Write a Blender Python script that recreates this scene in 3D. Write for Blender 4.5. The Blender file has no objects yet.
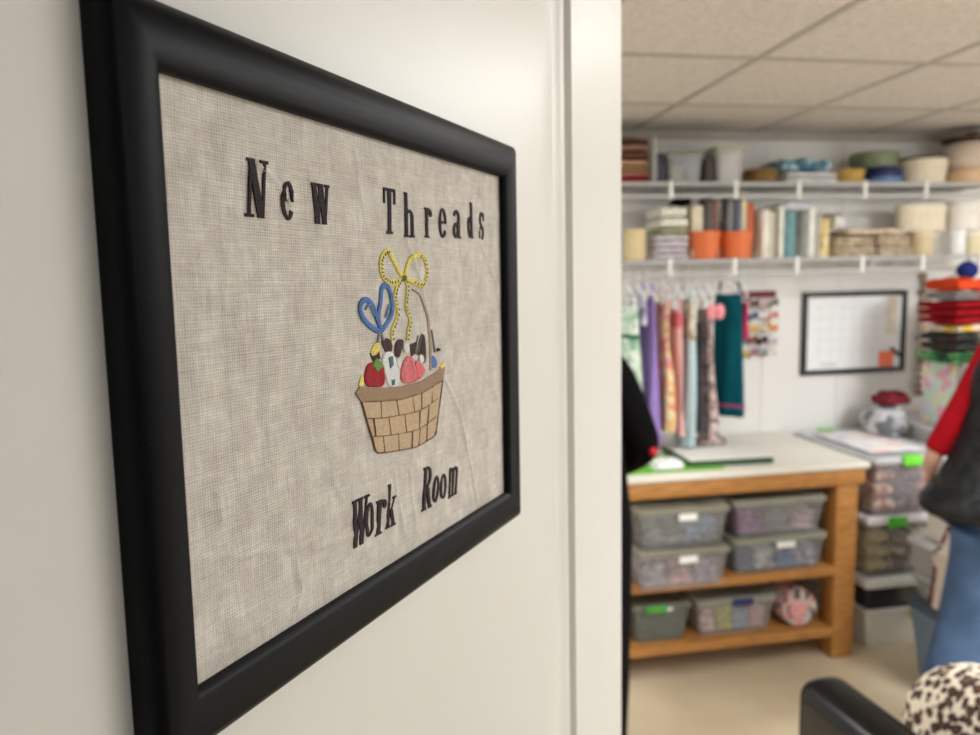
import bpy, bmesh, math, random
from mathutils import Vector, Matrix
random.seed(7)
PI = math.pi
SC = bpy.context.scene
COL = SC.collection

# ------------------------------------------------------------------ camera
cam_d = bpy.data.cameras.new('camera'); cam = bpy.data.objects.new('camera', cam_d); COL.objects.link(cam)
cam_d.sensor_width = 36.0; cam_d.sensor_fit = 'HORIZONTAL'; cam_d.lens = 26.78
cam_d.clip_start = 0.01; cam_d.clip_end = 60
yaw, pitch, roll = math.radians(9.5905), math.radians(6.761), math.radians(-1.2423)
F = Vector((math.sin(yaw) * math.cos(pitch), math.cos(yaw) * math.cos(pitch), -math.sin(pitch)))
R0 = Vector((math.cos(yaw), -math.sin(yaw), 0)); U0 = R0.cross(F)
RR = R0 * math.cos(roll) + U0 * math.sin(roll); UU = U0 * math.cos(roll) - R0 * math.sin(roll)
cam.matrix_world = Matrix(((RR.x, UU.x, -F.x, 0), (RR.y, UU.y, -F.y, 0), (RR.z, UU.z, -F.z, 1.64), (0, 0, 0, 1)))
cam_d.dof.use_dof = True; cam_d.dof.focus_distance = 0.285; cam_d.dof.aperture_fstop = 10.5
SC.camera = cam

# ------------------------------------------------------------------ world, exposure
w = bpy.data.worlds.new('world'); SC.world = w; w.use_nodes = True
w.node_tree.nodes['Background'].inputs[0].default_value = (1, 0.97, 0.93, 1)
w.node_tree.nodes['Background'].inputs[1].default_value = 0.3
SC.view_settings.view_transform = 'Standard'; SC.view_settings.look = 'None'
SC.view_settings.gamma = 1.0; SC.view_settings.use_curve_mapping = False
SC.view_settings.exposure = 0.12
CEIL = 2.315

# ------------------------------------------------------------------ materials
def lin(c):
    return tuple(((v / 255) / 12.92 if v / 255 <= 0.04045 else ((v / 255 + 0.055) / 1.055) ** 2.4) for v in c)

class NT:
    def __init__(s, name):
        s.m = bpy.data.materials.new(name); s.m.use_nodes = True
        s.t = s.m.node_tree; s.n = s.t.nodes; s.b = s.n['Principled BSDF']
        s.tc = s.n.new('ShaderNodeTexCoord')
    def new(s, k, **kw):
        x = s.n.new('ShaderNode' + k)
        for a, v in kw.items(): setattr(x, a, v)
        return x
    def link(s, a, b): s.t.links.new(a, b)
    def noise(s, scale, detail=2, rough=.5, vec=None):
        x = s.new('TexNoise'); x.inputs['Scale'].default_value = scale; x.inputs['Detail'].default_value = detail
        x.inputs['Roughness'].default_value = rough; s.link(vec or s.tc.outputs['Object'], x.inputs['Vector']); return x.outputs['Fac']
    def ramp(s, fac, stops, interp='LINEAR'):
        x = s.new('ValToRGB'); x.color_ramp.interpolation = interp
        e = x.color_ramp.elements
        while len(e) < len(stops): e.new(.5)
        for i, (p, c) in enumerate(stops): e[i].position = p; e[i].color = (*c, 1)
        s.link(fac, x.inputs[0]); return x.outputs[0]
    def bump(s, h, strength=.3, dist=.01, prev=None):
        x = s.new('Bump'); x.inputs['Strength'].default_value = strength; x.inputs['Distance'].default_value = dist
        s.link(h, x.inputs['Height'])
        if prev: s.link(prev, x.inputs['Normal'])
        return x.outputs[0]
    def col(s, c): s.link(c, s.b.inputs['Base Color'])
    def nor(s, c): s.link(c, s.b.inputs['Normal'])

_mc = {}
def flat(rgb, rough=.6, var=.06, scale=30, bump=0.0, metal=0.0, name=None):
    """base material with gentle procedural variation"""
    key = (tuple(rgb), rough, var, scale, bump, metal)
    if key in _mc: return _mc[key]
    t = NT(name or 'surface_%d_%d_%d' % tuple(rgb)); c = lin(rgb)
    n = t.noise(scale, 4)
    t.col(t.ramp(n, [(.3, tuple(v * (1 - var) for v in c)), (.7, tuple(min(1, v * (1 + var)) for v in c))]))
    t.b.inputs['Roughness'].default_value = rough; t.b.inputs['Metallic'].default_value = metal
    if rough >= .8: t.b.inputs['Specular IOR Level'].default_value = .12
    if bump: t.nor(t.bump(n, bump, .01))
    _mc[key] = t.m
    return t.m

def printed(name, cols, scale=60, rough=.85):
    """printed cotton: random cells of a few colours"""
    t = NT(name); v = t.new('TexVoronoi'); v.inputs['Scale'].default_value = scale
    nz = t.new('TexNoise'); nz.inputs['Scale'].default_value = scale * .7; t.link(t.tc.outputs['Object'], nz.inputs['Vector'])
    mix = t.new('MixRGB'); mix.inputs[0].default_value = .06; t.link(t.tc.outputs['Object'], mix.inputs[1]); t.link(nz.outputs['Color'], mix.inputs[2])
    t.link(mix.outputs[0], v.inputs['Vector'])
    sep = t.new('SeparateColor'); t.link(v.outputs['Color'], sep.inputs[0])
    n = len(cols)
    t.col(t.ramp(sep.outputs[0], [(i / n, lin(c)) for i, c in enumerate(cols)], 'CONSTANT'))
    t.b.inputs['Roughness'].default_value = rough
    t.nor(t.bump(t.noise(scale * 3, 2), .2, .002))
    return t.m

def wood_mat():
    t = NT('pine_wood'); mp = t.new('Mapping'); mp.inputs['Scale'].default_value = (2, 14, 14); t.link(t.tc.outputs['Object'], mp.inputs[0])
    n = t.noise(6, 6, .6, mp.outputs[0])
    t.col(t.ramp(n, [(.25, lin((150, 94, 42))), (.55, lin((192, 134, 70))), (.8, lin((210, 154, 88)))]))
    t.b.inputs['Roughness'].default_value = .5; t.nor(t.bump(n, .15, .003)); return t.m

def clear_mat(name, rgb, alpha=.35, rough=.25):
    t = NT(name); t.b.inputs['Roughness'].default_value = rough
    c = lin(rgb); n = t.noise(9, 2)
    t.col(t.ramp(n, [(.3, tuple(v * .93 for v in c)), (.7, c)]))
    tr = t.new('BsdfTransparent'); tr.inputs[0].default_value = (.97, .97, .97, 1)
    mx = t.new('MixShader'); mx.inputs[0].default_value = alpha
    t.link(tr.outputs[0], mx.inputs[1]); t.link(t.b.outputs[0], mx.inputs[2])
    t.link(mx.outputs[0], t.n['Material Output'].inputs[0]); return t.m

def tile_mat():
    t = NT('ceiling_tile'); n = t.noise(55, 6, .75); n2 = t.noise(260, 3, .7)
    a = t.new('Math', operation='ADD'); t.link(n, a.inputs[0]); t.link(n2, a.inputs[1])
    h = t.new('Math', operation='MULTIPLY'); h.inputs[1].default_value = .5; t.link(a.outputs[0], h.inputs[0])
    t.col(t.ramp(h.outputs[0], [(.36, lin((172, 163, 154))), (.5, lin((208, 200, 191))), (.62, lin((222, 215, 207)))]))
    t.b.inputs['Roughness'].default_value = .95; t.nor(t.bump(n2, .5, .004)); return t.m

def floor_mat():
    t = NT('tan_vinyl_floor'); n = t.noise(2.5, 4); n2 = t.noise(90, 4, .7)
    a = t.new('Math', operation='MULTIPLY_ADD'); a.inputs[1].default_value = .4; t.link(n2, a.inputs[0]); t.link(n, a.inputs[2])
    t.col(t.ramp(a.outputs[0], [(.45, lin((204, 186, 154))), (.9, lin((226, 210, 180)))]))
    t.b.inputs['Roughness'].default_value = .32; return t.m

def wall_mat():
    t = NT('white_wall_paint'); n = t.noise(3, 3); n2 = t.noise(180, 2)
    t.col(t.ramp(n, [(.3, lin((226, 224, 221))), (.7, lin((234, 232, 229)))]))
    t.b.inputs['Roughness'].default_value = .6; t.nor(t.bump(n2, .12, .001)); return t.m

def door_mat():
    t = NT('white_door_paint'); mp = t.new('Mapping'); mp.inputs['Scale'].default_value = (60, 60, 6); t.link(t.tc.outputs['Object'], mp.inputs[0])
    n = t.noise(5, 3, .5, mp.outputs[0]); n2 = t.noise(4, 3)
    t.col(t.ramp(n2, [(.3, lin((222, 219, 212))), (.7, lin((228, 226, 219)))]))
    t.b.inputs['Roughness'].default_value = .38; t.nor(t.bump(n, .05, .0006)); return t.m

def linen_mat():
    t = NT('natural_linen_cloth')
    def wave(direction, scale, dist):
        x = t.new('TexWave', wave_type='BANDS', bands_direction=direction, wave_profile='SIN')
        x.inputs['Scale'].default_value = scale; x.inputs['Distortion'].default_value = dist
        x.inputs['Detail'].default_value = 2; x.inputs['Detail Scale'].default_value = 1.6
        t.link(t.tc.outputs['Object'], x.inputs['Vector']); return x.outputs['Fac']
    a = wave('X', 300, 2.4); b = wave('Z', 300, 2.4)
    mx = t.new('Math', operation='MAXIMUM'); t.link(a, mx.inputs[0]); t.link(b, mx.inputs[1])
    ml = t.new('Math', operation='MULTIPLY'); t.link(a, ml.inputs[0]); t.link(b, ml.inputs[1])
    wv = t.new('Math', operation='MULTIPLY_ADD'); wv.inputs[1].default_value = .5; t.link(ml.outputs[0], wv.inputs[0]); t.link(mx.outputs[0], wv.inputs[2])
    m1 = t.new('Mapping'); m1.inputs['Scale'].default_value = (900, 1, 60); t.link(t.tc.outputs['Object'], m1.inputs[0])
    m2 = t.new('Mapping'); m2.inputs['Scale'].default_value = (60, 1, 900); t.link(t.tc.outputs['Object'], m2.inputs[0])
    s1 = t.noise(1, 3, .6, m1.outputs[0]); s2 = t.noise(1, 3, .6, m2.outputs[0]); bl = t.noise(70, 8, .72)
    ad = t.new('Math', operation='ADD'); t.link(s1, ad.inputs[0]); t.link(s2, ad.inputs[1]); ad2 = t.new('Math', operation='MULTIPLY_ADD'); ad2.inputs[1].default_value = .5; ad2.inputs[2].default_value = .6; t.link(ad.outputs[0], ad2.inputs[0])
    a2 = t.new('Math', operation='MULTIPLY_ADD'); a2.inputs[1].default_value = .26; t.link(wv.outputs[0], a2.inputs[0]); t.link(ad2.outputs[0], a2.inputs[2])
    a3 = t.new('Math', operation='MULTIPLY_ADD'); a3.inputs[1].default_value = .85; t.link(bl, a3.inputs[0]); t.link(a2.outputs[0], a3.inputs[2])
    mr = t.new('MapRange'); mr.inputs['From Min'].default_value = 1.30; mr.inputs['From Max'].default_value = 2.05; t.link(a3.outputs[0], mr.inputs[0])
    t.col(t.ramp(mr.outputs[0], [(.0, lin((150, 141, 132))), (.4, lin((194, 185, 175))), (.75, lin((214, 207, 197))), (1., lin((234, 229, 221)))]))
    t.b.inputs['Roughness'].default_value = .95
    t.nor(t.bump(bl, .45, .002, t.bump(wv.outputs[0], .3, .0003))); return t.m

def thread_mat(rgb, name, d='Z'):
    t = NT(name); x = t.new('TexWave', bands_direction=d); x.inputs['Scale'].default_value = 420; x.inputs['Distortion'].default_value = 5
    t.link(t.tc.outputs['Object'], x.inputs['Vector']); c = lin(rgb)
    n = t.noise(1100, 3, .7); m = t.new('Math', operation='MULTIPLY_ADD'); m.inputs[1].default_value = .35
    t.link(x.outputs['Fac'], m.inputs[0]); t.link(n, m.inputs[2])
    t.col(t.ramp(m.outputs[0], [(.3, tuple(v * .6 for v in c)), (.85, tuple(min(1, v * 1.25 + .012) for v in c))]))
    t.b.inputs['Roughness'].default_value = .65; t.b.inputs['Specular IOR Level'].default_value = .2; t.nor(t.bump(x.outputs['Fac'], .5, .0004)); return t.m

def leopard_mat():
    t = NT('leopard_print_plush'); v = t.new('TexVoronoi'); v.inputs['Scale'].default_value = 55; v.inputs['Randomness'].default_value = .8
    nz = t.new('TexNoise'); nz.inputs['Scale'].default_value = 16; nz.inputs['Detail'].default_value = 2; t.link(t.tc.outputs['Object'], nz.inputs['Vector'])
    mix = t.new('MixRGB'); mix.inputs[0].default_value = .03; t.link(t.tc.outputs['Object'], mix.inputs[1]); t.link(nz.outputs['Color'], mix.inputs[2])
    t.link(mix.outputs[0], v.inputs['Vector'])
    n = t.noise(60, 3); a = t.new('Math', operation='MULTIPLY_ADD'); a.inputs[1].default_value = .35; t.link(n, a.inputs[0]); t.link(v.outputs['Distance'], a.inputs[2])
    t.col(t.ramp(a.outputs[0], [(.0, lin((150, 98, 66))), (.46, lin((70, 46, 36))), (.69, lin((48, 34, 30))), (.72, lin((230, 216, 194)))], 'LINEAR'))
    t.b.inputs['Roughness'].default_value = .95; t.nor(t.bump(t.noise(400, 3), .6, .004)); return t.m

def denim_mat():
    t = NT('blue_denim'); n = t.noise(9, 4); n2 = t.noise(300, 2)
    a = t.new('Math', operation='MULTIPLY_ADD'); a.inputs[1].default_value = .3; t.link(n2, a.inputs[0]); t.link(n, a.inputs[2])
    t.col(t.ramp(a.outputs[0], [(.4, lin((44, 68, 102))), (.85, lin((78, 106, 144)))])); t.b.inputs['Roughness'].default_value = .85
    t.nor(t.bump(n2, .3, .002)); return t.m

def quilt_mat():
    t = NT('black_quilted_nylon'); n = t.noise(24, 4)
    t.col(t.ramp(n, [(.3, lin((6, 7, 8))), (.7, lin((22, 24, 27)))])); t.b.inputs['Roughness'].default_value = .5; t.b.inputs['Specular IOR Level'].default_value = .3
    t.nor(t.bump(n, .8, .02)); return t.m

def leather_mat():
    t = NT('black_leather'); v = t.new('TexVoronoi'); v.inputs['Scale'].default_value = 420; t.link(t.tc.outputs['Object'], v.inputs['Vector'])
    t.col(t.ramp(t.noise(12, 3), [(.3, lin((6, 6, 7))), (.7, lin((12, 12, 13)))])); t.b.inputs['Specular IOR Level'].default_value = .35; t.b.inputs['Roughness'].default_value = .24
    t.nor(t.bump(v.outputs['Distance'], .12, .001)); return t.m

def frame_mat():
    t = NT('black_frame_lacquer'); n = t.noise(300, 4, .7); sp = t.noise(900, 2, .5)
    t.col(t.ramp(sp, [(.70, lin((12, 13, 17))), (.78, lin((44, 46, 52)))]))
    t.b.inputs['Roughness'].default_value = .45; t.b.inputs['Specular IOR Level'].default_value = .12; t.nor(t.bump(n, .08, .0005)); return t.m

def emis(name, rgb, s):
    t = NT(name); t.b.inputs['Emission Color'].default_value = (*rgb, 1); t.b.inputs['Emission Strength'].default_value = s
    t.b.inputs['Base Color'].default_value = (.9, .9, .9, 1); return t.m

WALL, DOOR, TILE, FLOOR, WOOD = wall_mat(), door_mat(), tile_mat(), floor_mat(), wood_mat()
WHITE = flat((236, 235, 230), .45); WIRE = flat((186, 187, 187), .4, .02)
BLACKCLOTH = flat((7, 6, 8), .95, .3, 40, .3); BLACKPL = flat((20, 20, 22), .4)
CHROME = flat((190, 190, 192), .25, .03, metal=1.0)

# ------------------------------------------------------------------ mesh helpers
def to_obj(name, bm, mat, parent=None, smooth=None, mats=None):
    me = bpy.data.meshes.new(name); bmesh.ops.recalc_face_normals(bm, faces=bm.faces[:])
    if smooth is not None:
        for f in bm.faces: f.smooth = True
        for e in bm.edges:
            if len(e.link_faces) == 2 and e.calc_face_angle(0) > math.radians(smooth): e.smooth = False
    bm.to_mesh(me); bm.free()
    for m in (mats or [mat]): me.materials.append(m)
    o = bpy.data.objects.new(name, me); COL.objects.link(o)
    if parent is not None: o.parent = parent
    return o

def box(bm, x0, y0, z0, x1, y1, z1, bev=0, seg=2, mi=0):
    r = bmesh.ops.create_cube(bm, size=1); vs = r['verts']
    for v in vs:
        v.co = Vector(((x0 + x1) / 2 + v.co.x * (x1 - x0), (y0 + y1) / 2 + v.co.y * (y1 - y0), (z0 + z1) / 2 + v.co.z * (z1 - z0)))
    fs = set(f for v in vs for f in v.link_faces)
    for f in fs: f.material_index = mi
    if bev:
        es = list(set(e for v in vs for e in v.link_edges))
        bmesh.ops.bevel(bm, geom=es, offset=bev, segments=seg, affect='EDGES', profile=.5)
    return bm

def loft(bm, rings, cap=True, closed=True):
    vr = [[bm.verts.new(p) for p in r] for r in rings]
    n = len(vr[0])
    for a, b in zip(vr, vr[1:]):
        for i in range(n if closed else n - 1):
            j = (i + 1) % n; bm.faces.new((a[i], a[j], b[j], b[i]))
    if cap and closed:
        bm.faces.new(vr[0][::-1]); bm.faces.new(vr[-1])
    return vr

def lathe(bm, prof, cx=0, cy=0, cz=0, n=28, cap=True, sx=1, sy=1):
    rings = [[(cx + r * sx * math.cos(2 * PI * i / n), cy + r * sy * math.sin(2 * PI * i / n), cz + z) for i in range(n)] for r, z in prof]
    return loft(bm, rings, cap)

def tube(bm, pts, r, n=8, cap=True):
    pts = [Vector(p) for p in pts]; rings = []
    up = None
    for i, p in enumerate(pts):
        d = (pts[min(i + 1, len(pts) - 1)] - pts[max(i - 1, 0)]).normalized()
        if up is None:
            up = Vector((0, 0, 1)) if abs(d.z) < .9 else Vector((1, 0, 0))
        a = d.cross(up).normalized(); b = a.cross(d).normalized(); up = b
        rr = r[i] if isinstance(r, (list, tuple)) else r
        rings.append([p + a * rr * math.cos(2 * PI * k / n) + b * rr * math.sin(2 * PI * k / n) for k in range(n)])
    return loft(bm, rings, cap)

def smoothpath(pts, k=6):
    pts = [Vector(p) for p in pts]; out = []
    for i in range(len(pts) - 1):
        p0, p1, p2, p3 = pts[max(i - 1, 0)], pts[i], pts[i + 1], pts[min(i + 2, len(pts) - 1)]
        for j in range(k):
            t = j / k
            out.append(.5 * ((2 * p1) + (p2 - p0) * t + (2 * p0 - 5 * p1 + 4 * p2 - p3) * t * t + (3 * p1 - p0 - 3 * p2 + p3) * t ** 3))
    out.append(pts[-1]); return out

def tag(o, label=None, cat=None, group=None, kind=None):
    if label: o['label'] = label
    if cat: o['category'] = cat
    if group: o['group'] = group
    if kind: o['kind'] = kind
    return o

def thing(name, label, cat, loc=(0, 0, 0), rz=0, group=None):
    o = bpy.data.objects.new(name, None); COL.objects.link(o); o.location = loc; o.rotation_euler = (0, 0, rz)
    o.empty_display_size = .05
    return tag(o, label, cat, group)

def B(name, mat, parent, *a, bev=0, **k):
    bm = bmesh.new(); box(bm, *a, bev=bev); return to_obj(name, bm, mat, parent, smooth=40 if bev else None)

def struct(name, bm, mat, parent=None, smooth=None):
    o = to_obj(name, bm, mat, parent, smooth)
    if parent is None: o['kind'] = 'structure'
    return o

def copy_tree(o, parent=None):
    c = o.copy(); COL.objects.link(c); c.parent = parent
    for ch in o.children: copy_tree(ch, c)
    return c

# ------------------------------------------------------------------ room shell
XL, XR, YB, YH = -1.7, 3.75, 3.32, -2.2
bm = bmesh.new(); box(bm, XL - .1, YH - .1, -.06, XR + .1, YB + .1, 0); struct('floor', bm, FLOOR)
bm = bmesh.new(); box(bm, XL - .1, YH - .1, CEIL, XR + .1, YB + .1, CEIL + .06); ceil = struct('ceiling', bm, TILE)
# T-bar grid
bm = bmesh.new()
gx = [1.245 + .6 * k for k in range(-4, 5)]; gy = [2.2 + .6 * k for k in range(-3, 2)]
for x in gx:
    if XL < x < XR: box(bm, x - .011, .02, CEIL - .003, x + .011, YB, CEIL + .001)
for y in gy: box(bm, XL, y - .011, CEIL - .0036, XR, y + .011, CEIL + .001)
struct('ceiling_grid', bm, flat((168, 160, 150), .5, .03), ceil)
# back wall with shallow vertical panel grooves
bm = bmesh.new()
xs = [XL - .1] + [XL + .35 + .41 * k for k in range(13)] + [XR + .1]
for a, b in zip(xs, xs[1:]): box(bm, a + .0015, YB, 0, b - .0015, YB + .1, CEIL)
box(bm, XL - .1, YB + .004, 0, XR + .1, YB + .1, CEIL)
struct('wall_back', bm, WALL)
bm = bmesh.new(); box(bm, XL - .1, YH, 0, XL, YB, CEIL); struct('wall_left', bm, WALL)
bm = bmesh.new(); box(bm, XR, YH, 0, XR + .1, YB, CEIL); struct('wall_right', bm, WALL)
bm = bmesh.new(); box(bm, XL, YH - .1, 0, XR, YH, CEIL); struct('wall_hall', bm, WALL)
bm = bmesh.new()
box(bm, XL, -.125, 0, -.235, -.01, CEIL); box(bm, .61, -.125, 0, XR, -.01, CEIL); box(bm, -.235, -.125, 2.05, .61, -.01, CEIL)
struct('wall_front', bm, WALL)
bm = bmesh.new()
for (a, b) in ((-.30, -.237), (.612, .675)): box(bm, a, -.137, 0, b, -.126, 2.11, .003)
box(bm, -.30, -.137, 2.052, .675, -.126, 2.11, .003)
struct('trim_1', bm, WHITE, None, 40)
bm = bmesh.new(); box(bm, XL, YB - .012, 0, XR, YB - .0005, .09, .003); struct('baseboard_back', bm, flat((120, 104, 84), .5), None, 40)
bm = bmesh.new(); box(bm, XL, YB - .03, CEIL - .035, XR, YB - .0005, CEIL - .0005, .004); struct('ceiling_shadow_strip', bm, flat((176, 168, 158), .6), None, 40)  # darker strip added for the shadow line where wall meets ceiling

# ------------------------------------------------------------------ ceiling light fixtures
def troffer(x, y, wx, wy, power, where, col=(.97, .99, 1.0)):
    t = thing('ceiling_light', where, 'light', (x, y, CEIL - .0045), 0, 'fluorescent ceiling lights')
    bm = bmesh.new()
    for a in ((-wx / 2, -wy / 2, wx / 2, -wy / 2 + .03), (-wx / 2, wy / 2 - .03, wx / 2, wy / 2), (-wx / 2, -wy / 2, -wx / 2 + .03, wy / 2), (wx / 2 - .03, -wy / 2, wx / 2, wy / 2)):
        box(bm, a[0], a[1], -.02, a[2], a[3], 0)
    to_obj('frame', bm, WHITE, t)
    B('diffuser', emis('lamp_diffuser', col, 3.0), t, -wx / 2 + .03, -wy / 2 + .03, -.012, wx / 2 - .03, wy / 2 - .03, -.004)
    l = bpy.data.lights.new('lamp', 'AREA'); l.shape = 'RECTANGLE'; l.size = wx - .08; l.size_y = wy - .08; l.energy = power; l.color = col
    lo = bpy.data.objects.new('lamp', l); COL.objects.link(lo); lo.parent = t; lo.location = (0, 0, -.03)
troffer(1.545, .92, .6, 1.2, 10.5, 'fluorescent ceiling panel over the leather chair')
troffer(2.745, .92, .6, 1.2, 60, 'fluorescent ceiling panel near the right wall of the work room')
troffer(-.7, 1.9, .6, 1.2, 34, 'fluorescent ceiling panel behind the open door')
troffer(.9, -.85, 1.2, .6, 0.8, 'fluorescent ceiling panel in the hall outside the door')

# ------------------------------------------------------------------ the open door
th = math.radians(35.2074)
D = Vector((math.sin(th), math.cos(th), 0)); N = Vector((math.cos(th), -math.sin(th), 0)); ZZ = Vector((0, 0, 1))
PC = Vector((.0123, .3327, 1.6065))                 # centre of the framed picture
DN = -.0081                                         # door face behind the picture plane
hinge = PC + D * -.391 + N * DN; hinge.z = 0
door = thing('door_1', 'white moulded panel door standing open with the framed sign on it', 'door', (hinge.x, hinge.y, 0), PI / 2 - th)
door['kind'] = 'structure'
# local: x along the door from the hinge, -y is the face towards the camera
DW, DT, DH = .391 + .4135, .036, 2.03
def rrect(x0, z0, x1, z1, r, n=6):
    pts = []
    for cx, cz, a0 in ((x1 - r, z1 - r, 0), (x0 + r, z1 - r, 90), (x0 + r, z0 + r, 180), (x1 - r, z0 + r, 270)):
        for k in range(n + 1):
            a = math.radians(a0 + 90 * k / n); pts.append((cx + r * math.cos(a), cz + r * math.sin(a)))
    return pts
bm = bmesh.new()
sx0, sx1 = .391 - .252, .391 + .272
panels = [(sx0, 1.03, sx1, 1.842 + .042), (sx0, .22, sx1, .89)]
box(bm, 0, 0, 0.008, sx0, DT, DH); box(bm, sx1, 0, .008, DW, DT, DH)
box(bm, sx0, 0, panels[0][3], sx1, DT, DH); box(bm, sx0, 0, panels[1][3], sx1, DT, panels[0][1]); box(bm, sx0, 0, .008, sx1, DT, panels[1][1])
bmesh.ops.remove_doubles(bm, verts=bm.verts[:], dist=1e-6)
for e in [e for e in bm.edges if e.is_boundary]: pass
for (x0, z0, x1, z1) in panels:
    for sgn, y0 in ((1, 0), (-1, DT)):
        prof = [(0, 0, .0005), (.0035, .0045, .001), (.009, .0048, .002), (.011, .0062, .003), (.034, .0115, .012), (.037, .0112, .018), (.041, .0010, .026), (.044, 0, .03)]
        rings = []
        for off, dep, r in prof:
            rings.append([(px, y0 + sgn * dep, pz) for px, pz in rrect(x0 + off, z0 + off, x1 - off, z1 - off, r)])
        vr = loft(bm, rings, cap=False); bm.faces.new(vr[-1])
leaf = to_obj('door_leaf', bm, DOOR, door, 30)
for zz in (.25, 1.02, 1.8):
    bm = bmesh.new(); bmesh.ops.create_cone(bm, cap_ends=True, segments=16, radius1=.006, radius2=.006, depth=.09, matrix=Matrix.Translation((-.004, .008, zz)))
    to_obj('hinge', bm, CHROME, door, 40)
kx = DW - .06
for s, y0 in ((-1, 0), (1, DT)):
    bm = bmesh.new()
    rings = []
    for r, d in ((.030, 0), (.030, .006), (.012, .010), (.011, .03), (.022, .036), (.028, .048), (.025, .060), (.010, .066)):
        rings.append([(kx + r * math.cos(2 * PI * i / 24), y0 + s * d, .93 + r * math.sin(2 * PI * i / 24)) for i in range(24)])
    loft(bm, rings); to_obj('door_knob', bm, CHROME, door, 40)

# ------------------------------------------------------------------ the framed embroidery
tl = -.0096
D2 = D * math.cos(tl) + ZZ * math.sin(tl); Z2 = ZZ * math.cos(tl) - D * math.sin(tl)
pic = thing('picture_frame', 'black framed embroidered linen sign hanging on the white door', 'picture frame')
pic.matrix_world = Matrix(((D2.x, -N.x, Z2.x, PC.x), (D2.y, -N.y, Z2.y, PC.y), (D2.z, -N.z, Z2.z, PC.z), (0, 0, 0, 1)))
HW, HH = .1212, .0956
# moulding profile: (outward offset, height towards viewer); height h -> local y = -h
prof = [(0, -.0020), (0, .0006), (.0008, .0016), (.0022, .0027), (.0045, .0037), (.0075, .0042), (.0105, .0040), (.0135, .0030), (.0160, .0014), (.0178, -.0008), (.0185, -.0034), (.0184, -.0079), (.004, -.0079), (-.0035, -.0076), (-.0035, -.0030), (0, -.0026)]
FRAME = frame_mat()
bm = bmesh.new()
corners = [(-1, -1), (1, -1), (1, 1), (-1, 1)]
rings = [[(sx * (HW + o * (1.06 if sx > 0 else .95)), -h, sz * (HH + o * 1.13)) for o, h in prof] for sx, sz in corners]
rings.append(rings[0])
for a, b in zip(rings, rings[1:]):
    va = [bm.verts.new(p) for p in a]; vb = [bm.verts.new(p) for p in b]; n = len(va)
    for i in range(n):
        j = (i + 1) % n; bm.faces.new((va[i], va[j], vb[j], vb[i]))
bmesh.ops.remove_doubles(bm, verts=bm.verts[:], dist=1e-6)
to_obj('frame_moulding', bm, FRAME, pic, 38)
B('backing_board', flat((120, 96, 70), .9), pic, -HW - .003, .0042, -HH - .003, HW + .003, .0076, HH + .003)
# linen with pressed creases (real relief)
CR = [([(0.0467, -0.012), (0.0644, -0.0358), (0.0785, -0.0711), (0.084, -0.0899)], .0009, .0011), ([(-0.0795, 0.0743), (-0.0708, 0.0696), (-0.0627, 0.0622)], .0009, .0009),
      ([(0.0953, 0.0546), (0.1161, 0.0321)], .0008, .0012), ([(-0.0001, -0.0524), (0.0025, -0.0674), (0.0067, -0.0857)], .0006, .0012), ([(-0.0212, 0.0877), (-0.0205, 0.0764), (-0.017, 0.0623)], .0005, .001),
      ([(-0.1076, -0.0336), (-0.1053, -0.0366), (-0.105, -0.0446)], .0005, .0008), ([(0.0163, 0.0535), (0.0246, 0.0397), (0.035, 0.0202)], .0006, .0013), ([(-0.0697, -0.0709), (-0.0671, -0.0838), (-0.0735, -0.0931)], .0005, .0009),
      ([(-0.0466, -0.0455), (-0.0374, -0.0586)], .0005, .0009), ([(-0.1127, -0.0556), (-0.0515, -0.0711), (0.0487, -0.0802)], .0004, .0016), ([(0.0129, -0.0555), (0.0162, -0.0812)], .0006, .0012),
      ([(-.115, .012), (-.06, .004), (-.035, .004)], .0003, .002), ([(-.1, .085), (-.03, .079), (.1, .083)], .00025, .002), ([(-.098, .06), (-.096, -.05)], .00025, .002)]
def segd(p, a, b):
    ax, ay = a; bx, by = b; px, py = p; dx, dy = bx - ax, by - ay
    t = max(0, min(1, ((px - ax) * dx + (py - ay) * dy) / (dx * dx + dy * dy))); return math.hypot(px - ax - t * dx, py - ay - t * dy)
from mathutils import noise as mnoise
def relief(x, z):
    h = .00050 * mnoise.noise(Vector((x * 38, z * 30, 1))) + .00055 * mnoise.noise(Vector((x * 95, z * 60, 5))) + .00022 * mnoise.noise(Vector((x * 260, z * 150, 9)))
    for pts, a, s in CR:
        d = min(segd((x, z), p, q) for p, q in zip(pts, pts[1:]))
        if d < 4 * s: h += a * math.exp(-(d / s) ** 2)
    h = max(-.0006, min(.0011, h))
    e = min(HW - abs(x), HH - abs(z))
    return h * max(0, min(1, (e + .002) / .008))
LY = .0020                                            # linen sits 2.4 mm behind the reference plane
LINEN = linen_mat(); bm = bmesh.new(); nx, nz = 230, 180
grid = []
for j in range(nz + 1):
    row = []
    for i in range(nx + 1):
        x = -HW - .002 + (2 * HW + .004) * i / nx; z = -HH - .002 + (2 * HH + .004) * j / nz
        row.append(bm.verts.new((x, LY - relief(x, z), z)))
    grid.append(row)
for j in range(nz):
    for i in range(nx): bm.faces.new((grid[j][i], grid[j][i + 1], grid[j + 1][i + 1], grid[j + 1][i]))
bv = [bm.verts.new((sx * (HW + .002), .0040, sz * (HH + .002))) for sx, sz in corners]
bm.faces.new(bv)
border = [grid[0][:], [r[-1] for r in grid], grid[-1][::-1], [r[0] for r in grid][::-1]]
for k, line in enumerate(border):
    a, b = bv[k], bv[(k + 1) % 4]
    bm.faces.new([a] + line + [b])
to_obj('linen_panel', bm, LINEN, pic, 60)

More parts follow.
